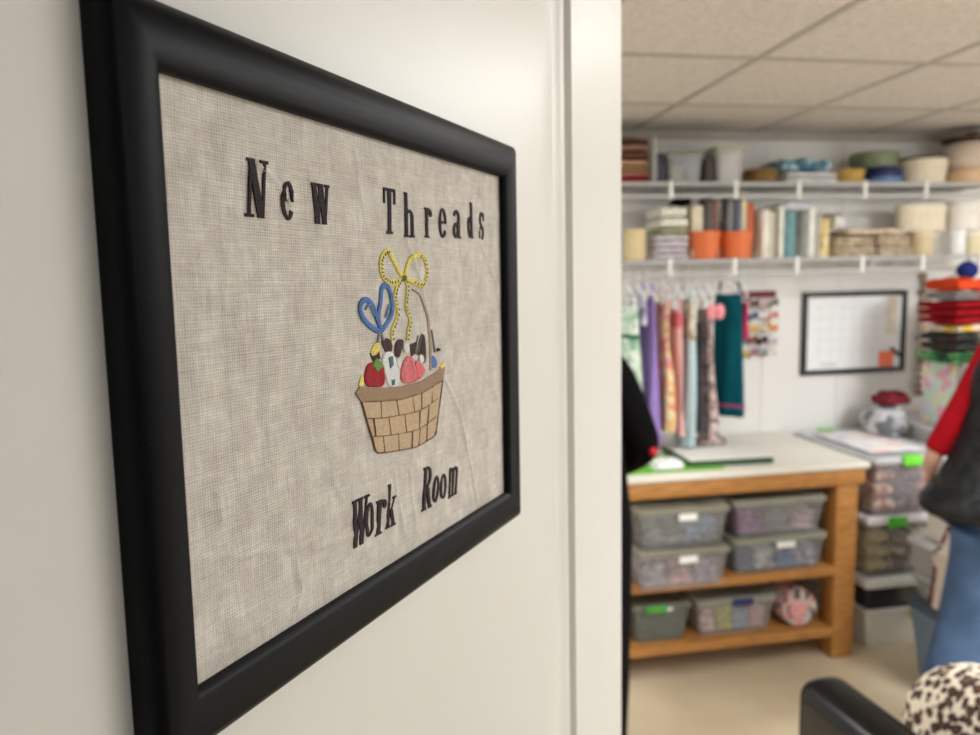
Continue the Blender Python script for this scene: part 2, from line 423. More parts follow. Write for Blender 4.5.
def K(p): return (-.2792 + (p[0] + .2792) * 1.0085, .0335 + (p[1] - .0335) * 1.0085)
def poly_prism(bm, pts, y0, y1, dome=0):
    """polygon (x,z) raised from y0 (back) to y1 (front, smaller y); sunk edge gives a stitched satin look"""
    pts = [K(p) for p in pts]
    cx = sum(p[0] for p in pts) / len(pts); cz = sum(p[1] for p in pts) / len(pts)
    r0 = [bm.verts.new((x, y0 - relief(x, z), z)) for x, z in pts]
    r1 = [bm.verts.new((x, (y0 * .3 + y1 * .7) - relief(x, z), z)) for x, z in pts]
    r2 = [bm.verts.new((cx + (x - cx) * .88, y1 - relief(x, z), cz + (z - cz) * .88)) for x, z in pts]
    n = len(pts)
    for a, b in ((r0, r1), (r1, r2)):
        for i in range(n): bm.faces.new((a[i], a[(i + 1) % n], b[(i + 1) % n], b[i]))
    bm.faces.new(r2); bm.faces.new(r0[::-1])

def rounded(p):
    if len(p) < 5: return p
    for _ in range(2):
        p = [q for i in range(len(p)) for q in ((p[i][0] * .75 + p[(i + 1) % len(p)][0] * .25, p[i][1] * .75 + p[(i + 1) % len(p)][1] * .25), (p[i][0] * .25 + p[(i + 1) % len(p)][0] * .75, p[i][1] * .25 + p[(i + 1) % len(p)][1] * .75))]
    return p
def emb(name, mat, polys, h=.0006, parent=None, label=None):
    bm = bmesh.new()
    if 'basket' not in name: polys = [rounded(p) for p in polys]
    for p in polys: poly_prism(bm, p, LY, LY - h)
    bmesh.ops.triangulate(bm, faces=[f for f in bm.faces if len(f.verts) > 4])
    o = to_obj(name, bm, mat, parent or pic)
    if label: o['label'] = label
    return o

def ribbon(pts, w, closed=False, smooth=4):
    P = [Vector(K(p)) for p in pts]
    if closed: P = P + [P[0]]
    S = [Vector((v.x, v.y)) for v in smoothpath([(p.x, p.y, 0) for p in P], smooth)]
    polys = []; L = []; Rr = []
    for i, p in enumerate(S):
        d = (S[min(i + 1, len(S) - 1)] - S[max(i - 1, 0)]).normalized(); n = Vector((-d.y, d.x))
        ww = w[min(int(i / max(1, len(S) - 1) * len(w)), len(w) - 1)] if isinstance(w, (list, tuple)) else w
        L.append(p + n * ww / 2); Rr.append(p - n * ww / 2)
    return S, L, Rr

def emb_ribbon(name, mat, paths, w, h=.0007, closed=False, parent=None, label=None):
    bm = bmesh.new()
    for pts in paths:
        S, L, Rr = ribbon(pts, w, closed); rows = []
        for s, l, r in zip(S, L, Rr):
            rl = relief(s.x, s.y)
            rows.append([bm.verts.new((l.x, LY - rl, l.y)), bm.verts.new((l.x * .85 + s.x * .15, LY - h * .7 - rl, l.y * .85 + s.y * .15)), bm.verts.new((s.x, LY - h - rl, s.y)), bm.verts.new((r.x * .85 + s.x * .15, LY - h * .7 - rl, r.y * .85 + s.y * .15)), bm.verts.new((r.x, LY - rl, r.y))])
        for a, b in zip(rows, rows[1:]):
            for i in range(5): bm.faces.new((a[i], a[(i + 1) % 5], b[(i + 1) % 5], b[i]))
        bm.faces.new(rows[0]); bm.faces.new(rows[-1][::-1])
    o = to_obj(name, mat=mat, bm=bm, parent=parent or pic)
    if label: o['label'] = label
    return o

# letters: unit-box strokes (x0,y0)->(x1,y1), horizontal width w; serifs; bowls
def S_(x0, y0, x1, y1, w): return ('q', [(x0 - w / 2, y0), (x0 + w / 2, y0), (x1 + w / 2, y1), (x1 - w / 2, y1)])
def H_(x0, x1, y, t=.055): return ('q', [(x0, y - t / 2), (x1, y - t / 2), (x1, y + t / 2), (x0, y + t / 2)])
def O_(cx, cy, rx, ry, wx, wy, a0=0, a1=360): return ('o', cx, cy, rx, ry, wx, wy, a0, a1)
G = {
 'N': [S_(.2, 0, .2, 1, .13), S_(.2, 1, .78, 0, .32), S_(.85, 0, .85, 1, .13), H_(0, .42, .025), H_(0, .38, .975), H_(.62, 1.02, .975)],
 'e': [O_(.5, .5, .5, .5, .27, .1, 35, 325), H_(.2, .98, .52, .08), S_(.86, .5, .84, .78, .22)],
 'w': [S_(.14, 1, .32, 0, .24), S_(.5, 1, .34, 0, .13), S_(.5, 1, .7, 0, .24), S_(.9, 1, .72, 0, .13), H_(0, .3, .975, .07), H_(.36, .62, .975, .07), H_(.74, 1.02, .975, .07)],
 'T': [S_(.5, 0, .5, 1, .26), H_(.0, 1., .965, .07), S_(.06, .66, .06, 1, .12), S_(.94, .66, .94, 1, .12), H_(.25, .75, .025)],
 'h': [S_(.24, 0, .24, 1, .27), S_(.78, 0, .78, .5, .27), O_(.52, .45, .4, .18, .2, .07, 0, 180), H_(.02, .48, .02, .045), H_(.56, 1, .02, .045), H_(.02, .3, .98, .045)],
 'r': [S_(.35, 0, .35, 1, .34), O_(.68, .74, .36, .24, .26, .1, 20, 170), H_(.05, .7, .025), H_(.05, .4, .97), O_(.86, .8, .15, .1, .14, .09)],
 'a': [S_(.72, .05, .72, .7, .26), O_(.46, .70, .38, .28, .24, .09, 0, 165), O_(.4, .27, .36, .27, .24, .09), H_(.66, 1, .03, .06)],
 'd': [S_(.76, 0, .76, 1, .27), O_(.42, .3, .4, .3, .27, .08), H_(.5, .8, .98, .045), H_(.72, 1, .02, .045)],
 's': [O_(.5, .73, .42, .26, .24, .09, 30, 270), O_(.5, .27, .42, .26, .24, .09, -90, 150), S_(.86, .68, .86, .95, .12), S_(.12, .05, .12, .32, .12)],
 'W': [S_(.15, 1, .33, 0, .2), S_(.52, 1, .35, 0, .1), S_(.5, 1, .7, 0, .2), S_(.9, 1, .72, 0, .1), H_(0, .32, .975), H_(.37, .66, .975), H_(.76, 1.05, .975)],
 'o': [O_(.5, .5, .48, .5, .29, .09)],
 'k': [S_(.24, 0, .24, 1, .27), S_(.4, .32, .84, .66, .13), S_(.48, .4, .82, 0, .3), H_(.02, .48, .02, .045), H_(.6, 1.04, .02, .045), H_(.02, .3, .98, .045), H_(.6, 1, .66, .045)],
 'R': [S_(.24, 0, .24, 1, .27), O_(.44, .75, .46, .25, .26, .07, -90, 90), H_(.2, .5, .5), H_(.0, .5, .975), H_(0, .46, .025), S_(.56, .5, .82, 0, .28), H_(.7, 1.04, .025)],
 'm': [S_(.14, 0, .14, 1, .18), S_(.5, 0, .5, .85, .18), S_(.86, 0, .86, .85, .18), O_(.32, .78, .26, .2, .14, .12, 0, 180), O_(.68, .78, .26, .2, .14, .12, 0, 180), H_(0, .27, .03, .06), H_(.38, .62, .03, .06), H_(.74, 1, .03, .06)],
}
PLUM = thread_mat((40, 24, 33), 'plum_embroidery_thread')
def letter(ch, x0, x1, z0, z1, slant):
    polys = []
    for g in G[ch]:
        if g[0] == 'q': polys.append(g[1])
        else:
            _, cx, cy, rx, ry, wx, wy, a0, a1 = g; n = max(4, int(abs(a1 - a0) / 18))
            def P(a, s): return (cx + (rx - s * wx) * math.cos(a), cy + (ry - s * wy) * math.sin(a))
            for k in range(n):
                u, v = math.radians(a0 + (a1 - a0) * k / n), math.radians(a0 + (a1 - a0) * (k + 1) / n)
                polys.append([P(u, 0), P(v, 0), P(v, 1), P(u, 1)])
    (x0, z0), (x1, z1) = K((x0, z0)), K((x1, z1)); W, Hh = x1 - x0, z1 - z0
    W -= slant * Hh * .5; x0 -= 0
    bm = bmesh.new()
    for p in polys:
        q = [(x0 + a * W + slant * b * Hh - slant * .5 * Hh * 0, z0 + b * Hh) for a, b in p]
        r0 = [bm.verts.new((x, LY + .0001, z)) for x, z in q]; r1 = [bm.verts.new((x, LY - .00055 - relief(x, z), z)) for x, z in q]
        for i in range(4): bm.faces.new((r0[i], r0[(i + 1) % 4], r1[(i + 1) % 4], r1[i]))
        bm.faces.new(r1); bm.faces.new(r0[::-1])
    return to_obj('embroidered_letter', bm, PLUM, pic)
for ch, a, b, c, d in [('N', -0.0887, -0.0781, 0.0562, 0.0758), ('e', -0.0707, -0.0637, 0.0564, 0.0704), ('w', -0.0542, -0.0432, 0.0563, 0.0715), ('T', -0.0051, 0.0042, 0.0554, 0.0754), ('h', 0.0117, 0.0205, 0.0548, 0.0752), ('r', 0.0295, 0.0368, 0.0555, 0.0699), ('e', 0.0443, 0.0520, 0.0560, 0.0712), ('a', 0.0585, 0.0679, 0.0568, 0.0718), ('d', 0.0750, 0.0821, 0.0576, 0.0769), ('s', 0.0889, 0.0965, 0.0573, 0.0730)]:
    letter(ch, a, b, c, d, .10 if ch == 'N' else .05)
for ch, a, b, c, d in [('W', -0.0385, -0.0251, -0.0779, -0.0576), ('o', -0.0284, -0.0204, -0.0763, -0.0614), ('r', -0.0205, -0.0112, -0.0778, -0.0625), ('k', -0.0117, -0.0027, -0.0772, -0.0574), ('R', 0.0198, 0.0304, -0.0781, -0.0570), ('o', 0.0298, 0.0374, -0.0771, -0.0636), ('o', 0.0375, 0.0455, -0.0773, -0.0645), ('m', 0.0465, 0.0581, -0.0789, -0.0633)]:
    letter(ch, a, b, c, d, .15)

TAN = thread_mat((198, 172, 140), 'tan_thread', 'X'); RIMT = thread_mat((160, 132, 108), 'brown_rim_thread', 'X'); DKB = thread_mat((58, 36, 38), 'dark_brown_thread')
GROUT = thread_mat((128, 98, 76), 'basket_outline_thread'); YEL = thread_mat((232, 214, 112), 'yellow_thread'); OLV = thread_mat((88, 92, 50), 'olive_thread')
BLU = thread_mat((84, 118, 178), 'blue_thread'); LBL = thread_mat((150, 178, 220), 'pale_blue_thread'); REDT = thread_mat((160, 20, 32), 'red_thread')
GRN = thread_mat((104, 150, 62), 'green_thread'); WHT = thread_mat((222, 222, 220), 'white_thread'); PNK = thread_mat((222, 112, 118), 'pink_thread'); GRY = thread_mat((150, 148, 146), 'grey_thread')
BODY = [(-0.027, -0.0165), (-0.0132, -0.0182), (0.0041, -0.02), (0.0216, -0.0195), (0.0354, -0.0174), (0.0438, -0.016), (0.0414, -0.025), (0.0361, -0.0396), (0.0341, -0.0428), (0.0185, -0.045), (0.0073, -0.044), (-0.0076, -0.0423), (-0.0166, -0.0403), (-0.0202, -0.0327), (-0.0242, -0.0239)]
RIM = [(-0.0311, -0.0122), (-0.0279, -0.01), (-0.0058, -0.0131), (0.0044, -0.014), (0.0219, -0.0139), (0.0357, -0.0116), (0.0468, -0.0092), (0.0446, -0.0158), (0.0354, -0.0174), (0.0216, -0.0195), (0.0041, -0.02), (-0.0132, -0.0182), (-0.027, -0.0165)]
bk = emb('embroidered_basket', TAN, [BODY], .0006)
emb('basket_rim', RIMT, [RIM], .0010, bk)
GL = [[(-0.0242, -0.0239), (-0.0123, -0.0259), (0.0022, -0.0271), (0.0211, -0.0277), (0.0386, -0.0246)], [(-0.0202, -0.0327), (-0.0085, -0.0346), (0.0047, -0.0359), (0.0206, -0.0367), (0.0364, -0.0333)],
      [(-0.027, -0.0165), (-0.0132, -0.0182), (0.0041, -0.02), (0.0216, -0.0195), (0.0354, -0.0174), (0.0438, -0.016)]]
GV = [[(-0.0125, -0.0183), (-0.0123, -0.0259)], [(0.0003, -0.0197), (0.0019, -0.0271)], [(0.0142, -0.0197), (0.0154, -0.0276)], [(0.0224, -0.0196), (0.022, -0.0278)], [(0.0336, -0.0178), (0.0323, -0.0259)],
      [(-0.019, -0.0249), (-0.0175, -0.0333)], [(-0.0066, -0.0265), (-0.005, -0.0351)], [(0.0067, -0.0273), (0.0078, -0.0362)], [(0.0203, -0.0277), (0.0198, -0.0367)], [(0.0297, -0.0268), (0.0274, -0.0362)],
      [(-0.0114, -0.0343), (-0.0104, -0.0417)], [(0.0009, -0.0356), (0.0012, -0.0436)], [(0.0133, -0.0365), (0.0121, -0.0444)], [(0.0206, -0.0367), (0.019, -0.045)], [(0.0275, -0.036), (0.0262, -0.0439)]]
emb_ribbon('basket_outline', GROUT, GL + GV + [BODY[5:] + [BODY[0]]], .0005, .0010, parent=bk)
for pp in [[(-0.0102, 0.009), (-0.0045, 0.0094), (-0.0004, 0.0059), (-0.0021, 0.002), (-0.0064, 0.002), (-0.0097, 0.0058)], [(0.0027, 0.0081), (0.0095, 0.0076), (0.0078, 0.0044), (0.0052, -0.0003), (0.0007, -0.0003), (0.0002, 0.0042)],
     [(0.014, 0.0048), (0.0213, 0.0059), (0.0193, 0.0001), (0.0145, -0.0011)], [(0.0239, 0.0091), (0.0281, 0.0084), (0.0291, -0.0051), (0.024, -0.0055), (0.0211, 0.0017)], [(-.0185, .0035), (-.0125, .0045), (-.0112, .0005), (-.0165, -.0005)]]: emb('dark_cloth_patch', DKB, [pp], .0004)
st = emb('embroidered_strawberry', REDT, [[(-0.023, -0.0041), (-0.0208, -0.0006), (-0.0148, -0.0004), (-0.0094, -0.0017), (-0.0083, -0.0074), (-0.0093, -0.0122), (-0.0169, -0.0114), (-0.0228, -0.0104), (-0.0241, -0.0071)]], .0008)
emb('strawberry_leaf', GRN, [[(-0.0183, -0.0024), (-0.0162, 0.0001), (-0.0141, 0.0011), (-0.0115, -0.0011), (-0.0095, -0.0033), (-0.0123, -0.0038), (-0.0149, -0.0054), (-0.0163, -0.003)]], .0011, st)
sp = emb('embroidered_spool', WHT, [[(-0.0092, 0.0026), (-0.0034, 0.0033), (0.0001, 0.001), (0.0027, -0.0046), (0.0037, -0.0139), (-0.0058, -0.0129), (-0.0083, -0.0066), (-0.0108, -0.0008)]], .0007)
emb('spool_mark', thread_mat((70, 110, 120), 'teal_thread'), [[(-.0055, .0005), (-.002, .001), (-.0012, -.0035), (-.0045, -.005)], [(-.0035, -.010), (-.0005, -.0098), (-.0008, -.0125), (-.0032, -.0125)]], .001, sp)
pk = emb('embroidered_pincushion', PNK, [[(0.0045, -0.0126), (0.0049, -0.0056), (0.0098, -0.0007), (0.0137, -0.0003), (0.0175, -0.0036), (0.0203, -0.0133), (0.0154, -0.0135)], [(0.0176, -0.0023), (0.024, -0.0051), (0.028, -0.0094), (0.0219, -0.0126), (0.0195, -0.0125)]], .0008)
emb_ribbon('pincushion_seam', thread_mat((248, 176, 178), 'pale_pink_thread'), [[(.0070, -.012), (.0078, -.006), (.0115, -.0022)], [(.0150, -.012), (.0158, -.007), (.0135, -.0025)]], .0011, .0012, parent=pk)
emb('white_pin_head', WHT, [[(0.0078, 0.0052), (0.0117, 0.0058), (0.0131, 0.0023), (0.0106, 0.0009), (0.0081, 0.0019)]], .0009)
emb('white_pin_head', WHT, [[(0.0217, -0.001), (0.0251, -0.0008), (0.0263, -0.004), (0.024, -0.0055), (0.0216, -0.0044)]], .0009)
emb('white_pin_head', WHT, [[(.0012, -.0012), (.0046, -.0008), (.005, -.0048), (.0022, -.0052)]], .0009)
emb('blue_thread_patch', BLU, [[(0.0326, -0.0033), (0.0362, -0.0019), (0.0396, -0.0067), (0.0376, -0.0091), (0.0333, -0.0078)]], .0007)
for pp in [[(-0.0284, -0.0088), (-0.0263, -0.0053), (-0.0243, -0.0055), (-0.0248, -0.0103), (-0.0279, -0.01)], [(-0.0187, 0.0023), (-0.0157, 0.0074), (-0.0109, 0.0078), (-0.0118, 0.004), (-0.0154, 0.002)], [(0.0413, -0.0086), (0.046, -0.0064), (0.0477, -0.0093), (0.043, -0.0106)]]: emb('yellow_thread_patch', YEL, [pp], .0005)
emb('black_bead', DKB, [[(0.039, 0.0006), (0.0403, 0.0011), (0.0417, 0.0004), (0.0413, -0.0008), (0.0391, -0.0006)]], .0012)
emb_ribbon('embroidered_needle', GRY, [[(0.0214, 0.0084), (0.0177, 0.0002)], [(0.0248, 0.0091), (0.0201, -0.0008)], [(.0345, .0105), (.0372, -.001)]], .0007, .0009)
emb_ribbon('basket_handle', thread_mat((168, 148, 130), 'handle_thread'), [[(0.0177, 0.0306), (0.0241, 0.0278), (0.0288, 0.0218), (0.0315, 0.0164), (0.0322, 0.0095), (0.0332, 0.0023), (0.0330, -0.0096)]], [.0010, .0016, .0020, .0026, .0028, .0028], .0006)
BOWL = [(0.0095, 0.0362), (0.0052, 0.0398), (-0.0009, 0.0467), (-0.003, 0.0477), (-0.0066, 0.0454), (-0.0082, 0.0423), (-0.0078, 0.0377), (-0.0051, 0.035), (-0.0002, 0.0335), (0.0057, 0.0342)]
BOWR = [(0.0111, 0.0366), (0.0162, 0.0445), (0.0203, 0.0464), (0.0243, 0.0468), (0.0292, 0.0444), (0.0314, 0.0389), (0.0295, 0.035), (0.026, 0.0325), (0.018, 0.0342)]
TL = [(0.008, 0.0358), (0.0033, 0.0314), (0.0015, 0.0266), (0.0042, 0.0209), (0.0025, 0.017), (-0.0015, 0.0116), (-0.001, 0.0075)]
TR = [(0.0103, 0.0358), (0.0132, 0.0329), (0.013, 0.0288), (0.0114, 0.0223), (0.0146, 0.0164), (0.0128, 0.0115), (0.0117, 0.0066)]
bow = emb_ribbon('embroidered_bow', YEL, [BOWL, BOWR], .0026, .0008, closed=True)
emb_ribbon('bow_tail', YEL, [TL, TR], .0019, .0008, parent=bow)
# dark whip stitches along the ribbon's edge
def stitches(pts, off, step=.0017, ln=.0013, wd=.0006):
    S = [Vector((v.x, v.y)) for v in smoothpath([(x, z, 0) for x, z in pts], 8)]
    out = []; acc = 0
    for a, b in zip(S, S[1:]):
        d = (b - a); acc += d.length
        if acc > step:
            acc = 0; d.normalize(); n = Vector((-d.y, d.x)); c = a + n * off
            e = (n * .8 + d * .5).normalized(); f = Vector((-e.y, e.x))
            out.append([tuple(c + e * ln / 2 + f * wd / 2), tuple(c - e * ln / 2 + f * wd / 2), tuple(c - e * ln / 2 - f * wd / 2), tuple(c + e * ln / 2 - f * wd / 2)])
    return out
emb('bow_stitching', OLV, stitches(BOWL[2:], .0003) + stitches(BOWR[3:], .0) + stitches(TL, .0006) + stitches(TR, .0004) + [[(.0078, .0345), (.0125, .0345), (.0122, .0372), (.0082, .0372)]], .0010, bow)
SCL = [(-0.01, 0.0121), (-0.0153, 0.014), (-0.021, 0.0173), (-0.0246, 0.022), (-0.0237, 0.0257), (-0.0192, 0.0263), (-0.0154, 0.0232), (-0.013, 0.0185), (-0.0105, 0.0145)]
SCR = [(-0.01, 0.0125), (-0.0117, 0.0184), (-0.0098, 0.0261), (-0.0081, 0.0315), (-0.0046, 0.0324), (-0.0019, 0.0298), (-0.0005, 0.0235), (-0.0018, 0.0188), (-0.0056, 0.0154)]
sc = emb_ribbon('embroidered_scissors', BLU, [SCL, SCR], .0027, .0009, closed=True)
emb_ribbon('scissors_highlight', LBL, [[(-.0215, .0225), (-.0185, .0245), (-.0150, .0195)], [(-.0065, .0185), (-.0030, .0240)]], .0008, .0013, parent=sc)
emb_ribbon('scissors_blade', GRY, [[(-.0105, .013), (-.0085, .0085)], [(-.0112, .012), (-.0125, .0075)]], .0015, .0008, parent=sc)

# ------------------------------------------------------------------ wire shelves
def wire_shelf(label, z):
    s = thing('wire_shelf', label, 'shelf', (0, 0, z), 0, None)
    x0, x1, yf, yb = -.4, 2.99, 3.0, YB - .002
    bm = bmesh.new()
    x = x0
    while x < x1:
        box(bm, x - .0016, yf, -.0032, x + .0016, yb, 0); x += .0254
    o = to_obj('deck_wires', bm, WIRE, s)
    bm = bmesh.new()
    for y in (yf + .1, yf + .2, yb - .004): tube(bm, [(x0, y, -.006), (x1, y, -.006)], .0032, 6)
    to_obj('cross_rod', bm, WIRE, s)
    for zz, r in ((-.010, .0075), (-.062, .0075)):
        bm = bmesh.new(); tube(bm, [(x0, yf - .002, zz), (x1, yf - .002, zz)], r, 8); to_obj('front_rail', bm, WIRE, s, 40)
    for cx in (.1, .4, .7, 1.0, 1.302, 1.6, 1.898, 2.22, 2.528, 2.83):
        bm = bmesh.new(); box(bm, cx - .008, yf - .014, -.074, cx + .008, yf - .001, .003, .002); to_obj('rail_clip', bm, WHITE, s, 40)
    for cx in ((.1, 1.0) if z > 2 else (.1, 1.0, 2.83)):
        bm = bmesh.new(); tube(bm, [(cx, yf + .05, -.012), (cx, yb - .004, -.24)], .006, 8)
        box(bm, cx - .01, yb - .008, -.28, cx + .01, yb, -.2); to_obj('support_brace', bm, WIRE, s, 40)
    return s
Z1, Z2s = 2.045, 1.715
wire_shelf('upper white wire shelf on the back wall just below the ceiling', Z1)
wire_shelf('lower white wire shelf on the back wall with clothes hung from its rail', Z2s)

# ------------------------------------------------------------------ things on the shelves
def solo(name, bm, mat, label, cat, group=None, smooth=40, kind=None):
    return tag(to_obj(name, bm, mat, None, smooth), label, cat, group, kind)

def folded(name, label, x0, x1, y0, y1, z0, z1, mat, group=None, cat='fabric', sag=.15, seed=0, layers=2):
    """folded cloth: rounded stack of plies with wavy edges"""
    bm = bmesh.new(); rnd = random.Random(seed + int(x0 * 1000)); n = 10
    H = (z1 - z0) / layers
    for L in range(layers):
        a, b = rnd.uniform(0, .004), rnd.uniform(0, .006); zc = z0 + L * H
        rings = []
        for i in range(n + 1):
            x = x0 + a + (x1 - x0 - a - b) * i / n; e = min(1, .55 + .45 * math.sin(PI * min(1, (i + .6) / (n + 1.2))) * 1.3)
            ring = []
            for k in range(16):
                t = 2 * PI * k / 16; cy = math.cos(t); cz = math.sin(t)
                sy = math.copysign(abs(cy) ** .45, cy); sz = math.copysign(abs(cz) ** .6, cz)
                top = H * e * (1 + sag * math.sin(i * 1.3 + L * 2 + seed)) if sz > 0 else H
                ring.append((x, (y0 + y1) / 2 + sy * (y1 - y0) / 2 * (.96 + .04 * math.sin(i + L)), zc + H / 2 + sz * (top / 2 if sz > 0 else H / 2) * .985))
            rings.append(ring)
        loft(bm, rings)
    return solo(name, bm, mat, label, cat, group, 50)

TOPY0, TOPY1 = 3.06, 3.28
# upper shelf
for i, (z0, z1, c, nm) in enumerate([(2.047, 2.075, (140, 34, 38), 'dark red'), (2.076, 2.096, (196, 132, 120), 'dusty pink'), (2.097, 2.122, (160, 134, 90), 'olive tan'), (2.123, 2.146, (204, 164, 132), 'peach'), (2.147, 2.188, (104, 68, 58), 'dark brown'), (2.189, 2.210, (178, 142, 122), 'beige'), (2.211, 2.24, (84, 60, 50), 'deep brown')]):
    folded('folded_fabric', nm + ' folded cloth in the stack at the left end of the upper shelf', 1.05, 1.236, TOPY0, TOPY1, z0, z1, flat(c, .9, .2, 60), 'folded cloths stacked at the left end of the upper shelf', seed=i, layers=1)
B('shelf_divider', clear_mat('clear_divider', (206, 204, 198), .55), None, 1.242, 3.04, Z1 + .002, 1.262, 3.29, 2.236, bev=.004)
tag(bpy.data.objects['shelf_divider'], 'tall translucent plastic case beside the folded cloths on the upper shelf', 'case')
bm = bmesh.new(); box(bm, 1.27, 3.05, Z1 + .001, 1.302, 3.25, 2.172, .008); solo('book', bm, flat((48, 52, 72), .5, .2), 'dark blue upright book left of the clear bin on the upper shelf', 'book')

def bin_(label, x0, x1, y0, y1, z0, z1, tint=(196, 200, 202), alpha=.38, lid=(214, 218, 220), lid_alpha=.5, latch=None, sticker=None, latch_side='front', cat='storage bin', group=None, taper=.018, lidh=.02, lid_mat=None, cols=(), name='storage_bin', lx=None, top_plate=False):
    t = thing(name, label, cat, ((x0 + x1) / 2, (y0 + y1) / 2, z0), 0, group)
    w, d, h = (x1 - x0) / 2, (y1 - y0) / 2, z1 - z0; tp = taper; wl = .0025
    def rr(hw, hd, r=.02):
        return rrect(-hw, -hd, hw, hd, r, 4)
    bm = bmesh.new(); hb = h - lidh
    rings = []
    for k in range(6):
        f = k / 5; q = tp * (1 - f); rings.append([(x, y, hb * f) for x, y in rr(w - q - .006, d - q - .006)])
    rings.append([(x, y, hb) for x, y in rr(w - .001, d - .001)]); rings.append([(x, y, hb - .008) for x, y in rr(w - .001, d - .001)])
    rings.append([(x, y, hb - .008) for x, y in rr(w - .004, d - .004)]); rings.append([(x, y, hb - .001) for x, y in rr(w - .004, d - .004)])
    rings.append([(x, y, hb - .001) for x, y in rr(w - .010, d - .010)])
    for k in range(5, -1, -1):
        f = k / 5; q = tp * (1 - f) + wl; z = max(wl, hb * f - .001); rings.append([(x, y, z) for x, y in rr(w - q - .006, d - q - .006)])
    loft(bm, rings)
    to_obj('bin_body', bm, clear_mat('bin_plastic', tint, alpha), t, 40)
    bm = bmesh.new()
    loft(bm, [[(x, y, z) for x, y in rr(w + q, d + q)] for q, z in ((0, hb + .0005), (.0015, hb + .003), (.0015, hb + lidh * .7), (-.006, hb + lidh * .8), (-.010, hb + lidh), (-.016, hb + lidh), (-.022, hb + lidh * .75))])
    to_obj('lid', bm, lid_mat or clear_mat('lid_plastic', lid, lid_alpha), t, 40)
    if latch:
        lx = lx or 0
        sides = {'front': [(lx, -1)], 'ends': [(lx, -1), (lx, 1)]}[latch_side]
        for cx, s in sides:
            bm = bmesh.new(); y = s * (d + .0035)
            box(bm, cx - .045, min(y, y + s * .008), hb - .012, cx + .045, max(y, y + s * .008), hb + lidh - .001 + (.004 if top_plate else 0), .003)
            if top_plate: box(bm, cx - .04, min(s * (d - .03), y + s * .004), hb + lidh + .0005, cx + .04, max(s * (d - .03), y + s * .004), hb + lidh + .005, .002)
            to_obj('latch', bm, flat(latch, .4, .04), t, 40)
    if sticker:
        sx_, sw, sz_, sh_ = sticker
        bm = bmesh.new(); box(bm, sx_ - sw / 2, -d - .0012, sz_ - sh_ / 2, sx_ + sw / 2, -d + .001, sz_ + sh_ / 2)
        to_obj('paper_sticker', bm, flat((240, 240, 236), .7, .03), t)
    rnd = random.Random(int(x0 * 777 + z0 * 55)); n = len(cols)
    for i, c in enumerate(cols):
        m = c[1]; fx0 = x0 + tp + .014; fx1 = x1 - tp - .014
        a = fx0 + (fx1 - fx0) * i / n + .002; b = fx0 + (fx1 - fx0) * (i + 1) / n - .002
        ht = z0 + .006 + (hb - .02) * rnd.uniform(.72, .92)
        folded('folded_fabric', c[0], a, b, y0 + tp + .012, y1 - tp - .02, z0 + .005, ht, m, c[2] if len(c) > 2 else None, seed=i + n, layers=3)
    return t

def FC(rgb, v=.15): return flat(rgb, .9, v, 50, .2)
bin_('clear bin of tan and brown scraps on the upper shelf behind the rail', 1.307, 1.478, 3.03, 3.27, Z1 + .001, 2.172, alpha=.3, lid=(170, 166, 130), lid_alpha=.6, taper=.006, lidh=.014,
     cols=[('pale yellow cloth inside the small clear bin on the upper shelf', FC((196, 178, 120))), ('rust brown cloth inside the small clear bin on the upper shelf', FC((120, 74, 50)))])
bm = bmesh.new(); box(bm, 1.482, 3.04, Z1 + .001, 1.522, 3.24, 2.152, .006); solo('book', bm, flat((62, 50, 44), .6, .2), 'dark brown upright book between the two clear bins on the upper shelf', 'book')
bin_('small clear bin with a pale green lid on the upper shelf', 1.528, 1.672, 3.03, 3.25, Z1 + .001, 2.206, alpha=.5, tint=(214, 210, 206), lid=(180, 188, 150), lid_alpha=.85, taper=.008, lidh=.02,
     cols=[('pale grey cloth inside the green lidded clear bin', FC((200, 194, 188)))])
bm = bmesh.new()
for k in range(1, 7): pass
lathe(bm, [(.055, 0), (.068, .03), (.07, .055), (.064, .066), (.06, .064), (.055, .03), (.045, .006)], 1.79, 3.13, Z1 + .001, sx=1.05, sy=1.2); solo('basket', bm, flat((132, 104, 62), .9, .3, 90, .5), 'low brown woven basket left of the teal cloth on the upper shelf', 'basket')
folded('folded_fabric', 'white folded cloth under the teal cloth on the upper shelf', 1.875, 2.125, 3.04, 3.27, Z1 + .001, 2.098, FC((222, 222, 222)), layers=2, seed=3)
folded('folded_fabric', 'teal patterned cloth lying on the white cloth on the upper shelf', 1.86, 2.10, 3.05, 3.26, 2.102, 2.158, printed('teal_print', [(54, 104, 128), (120, 160, 178), (196, 214, 220), (70, 120, 140)], 50), layers=1, seed=8, sag=.35)
def cyl(name, label, cat, x0, x1, y, z0, z1, mat, group=None, lidm=None, rimh=.3, sy=1.0, bulge=.0):
    r = (x1 - x0) / 2; cx = (x0 + x1) / 2; h = z1 - z0
    if lidm:
        t = thing(name, label, cat, (cx, y, z0), 0, group)
        bm = bmesh.new(); lathe(bm, [(r * .93, 0), (r * .96, .004), (r * .96, h * (1 - rimh))], n=36, sy=sy); to_obj('container_body', bm, mat, t, 40)
        bm = bmesh.new(); lathe(bm, [(r, h * (1 - rimh) + .0004), (r, h - .004), (r * .97, h), (r * .5, h + .001), (.005, h + .001)], n=36, sy=sy); to_obj('lid', bm, lidm, t, 40)
        return t
    bm = bmesh.new(); lathe(bm, [(r * .95, 0), (r * (1 + bulge), h * .25), (r * (1 + bulge), h * .75), (r, h - .005), (r * .95, h), (.004, h)], cx, y, z0, 36, sy=sy)
    return solo(name, bm, mat, label, cat, group)
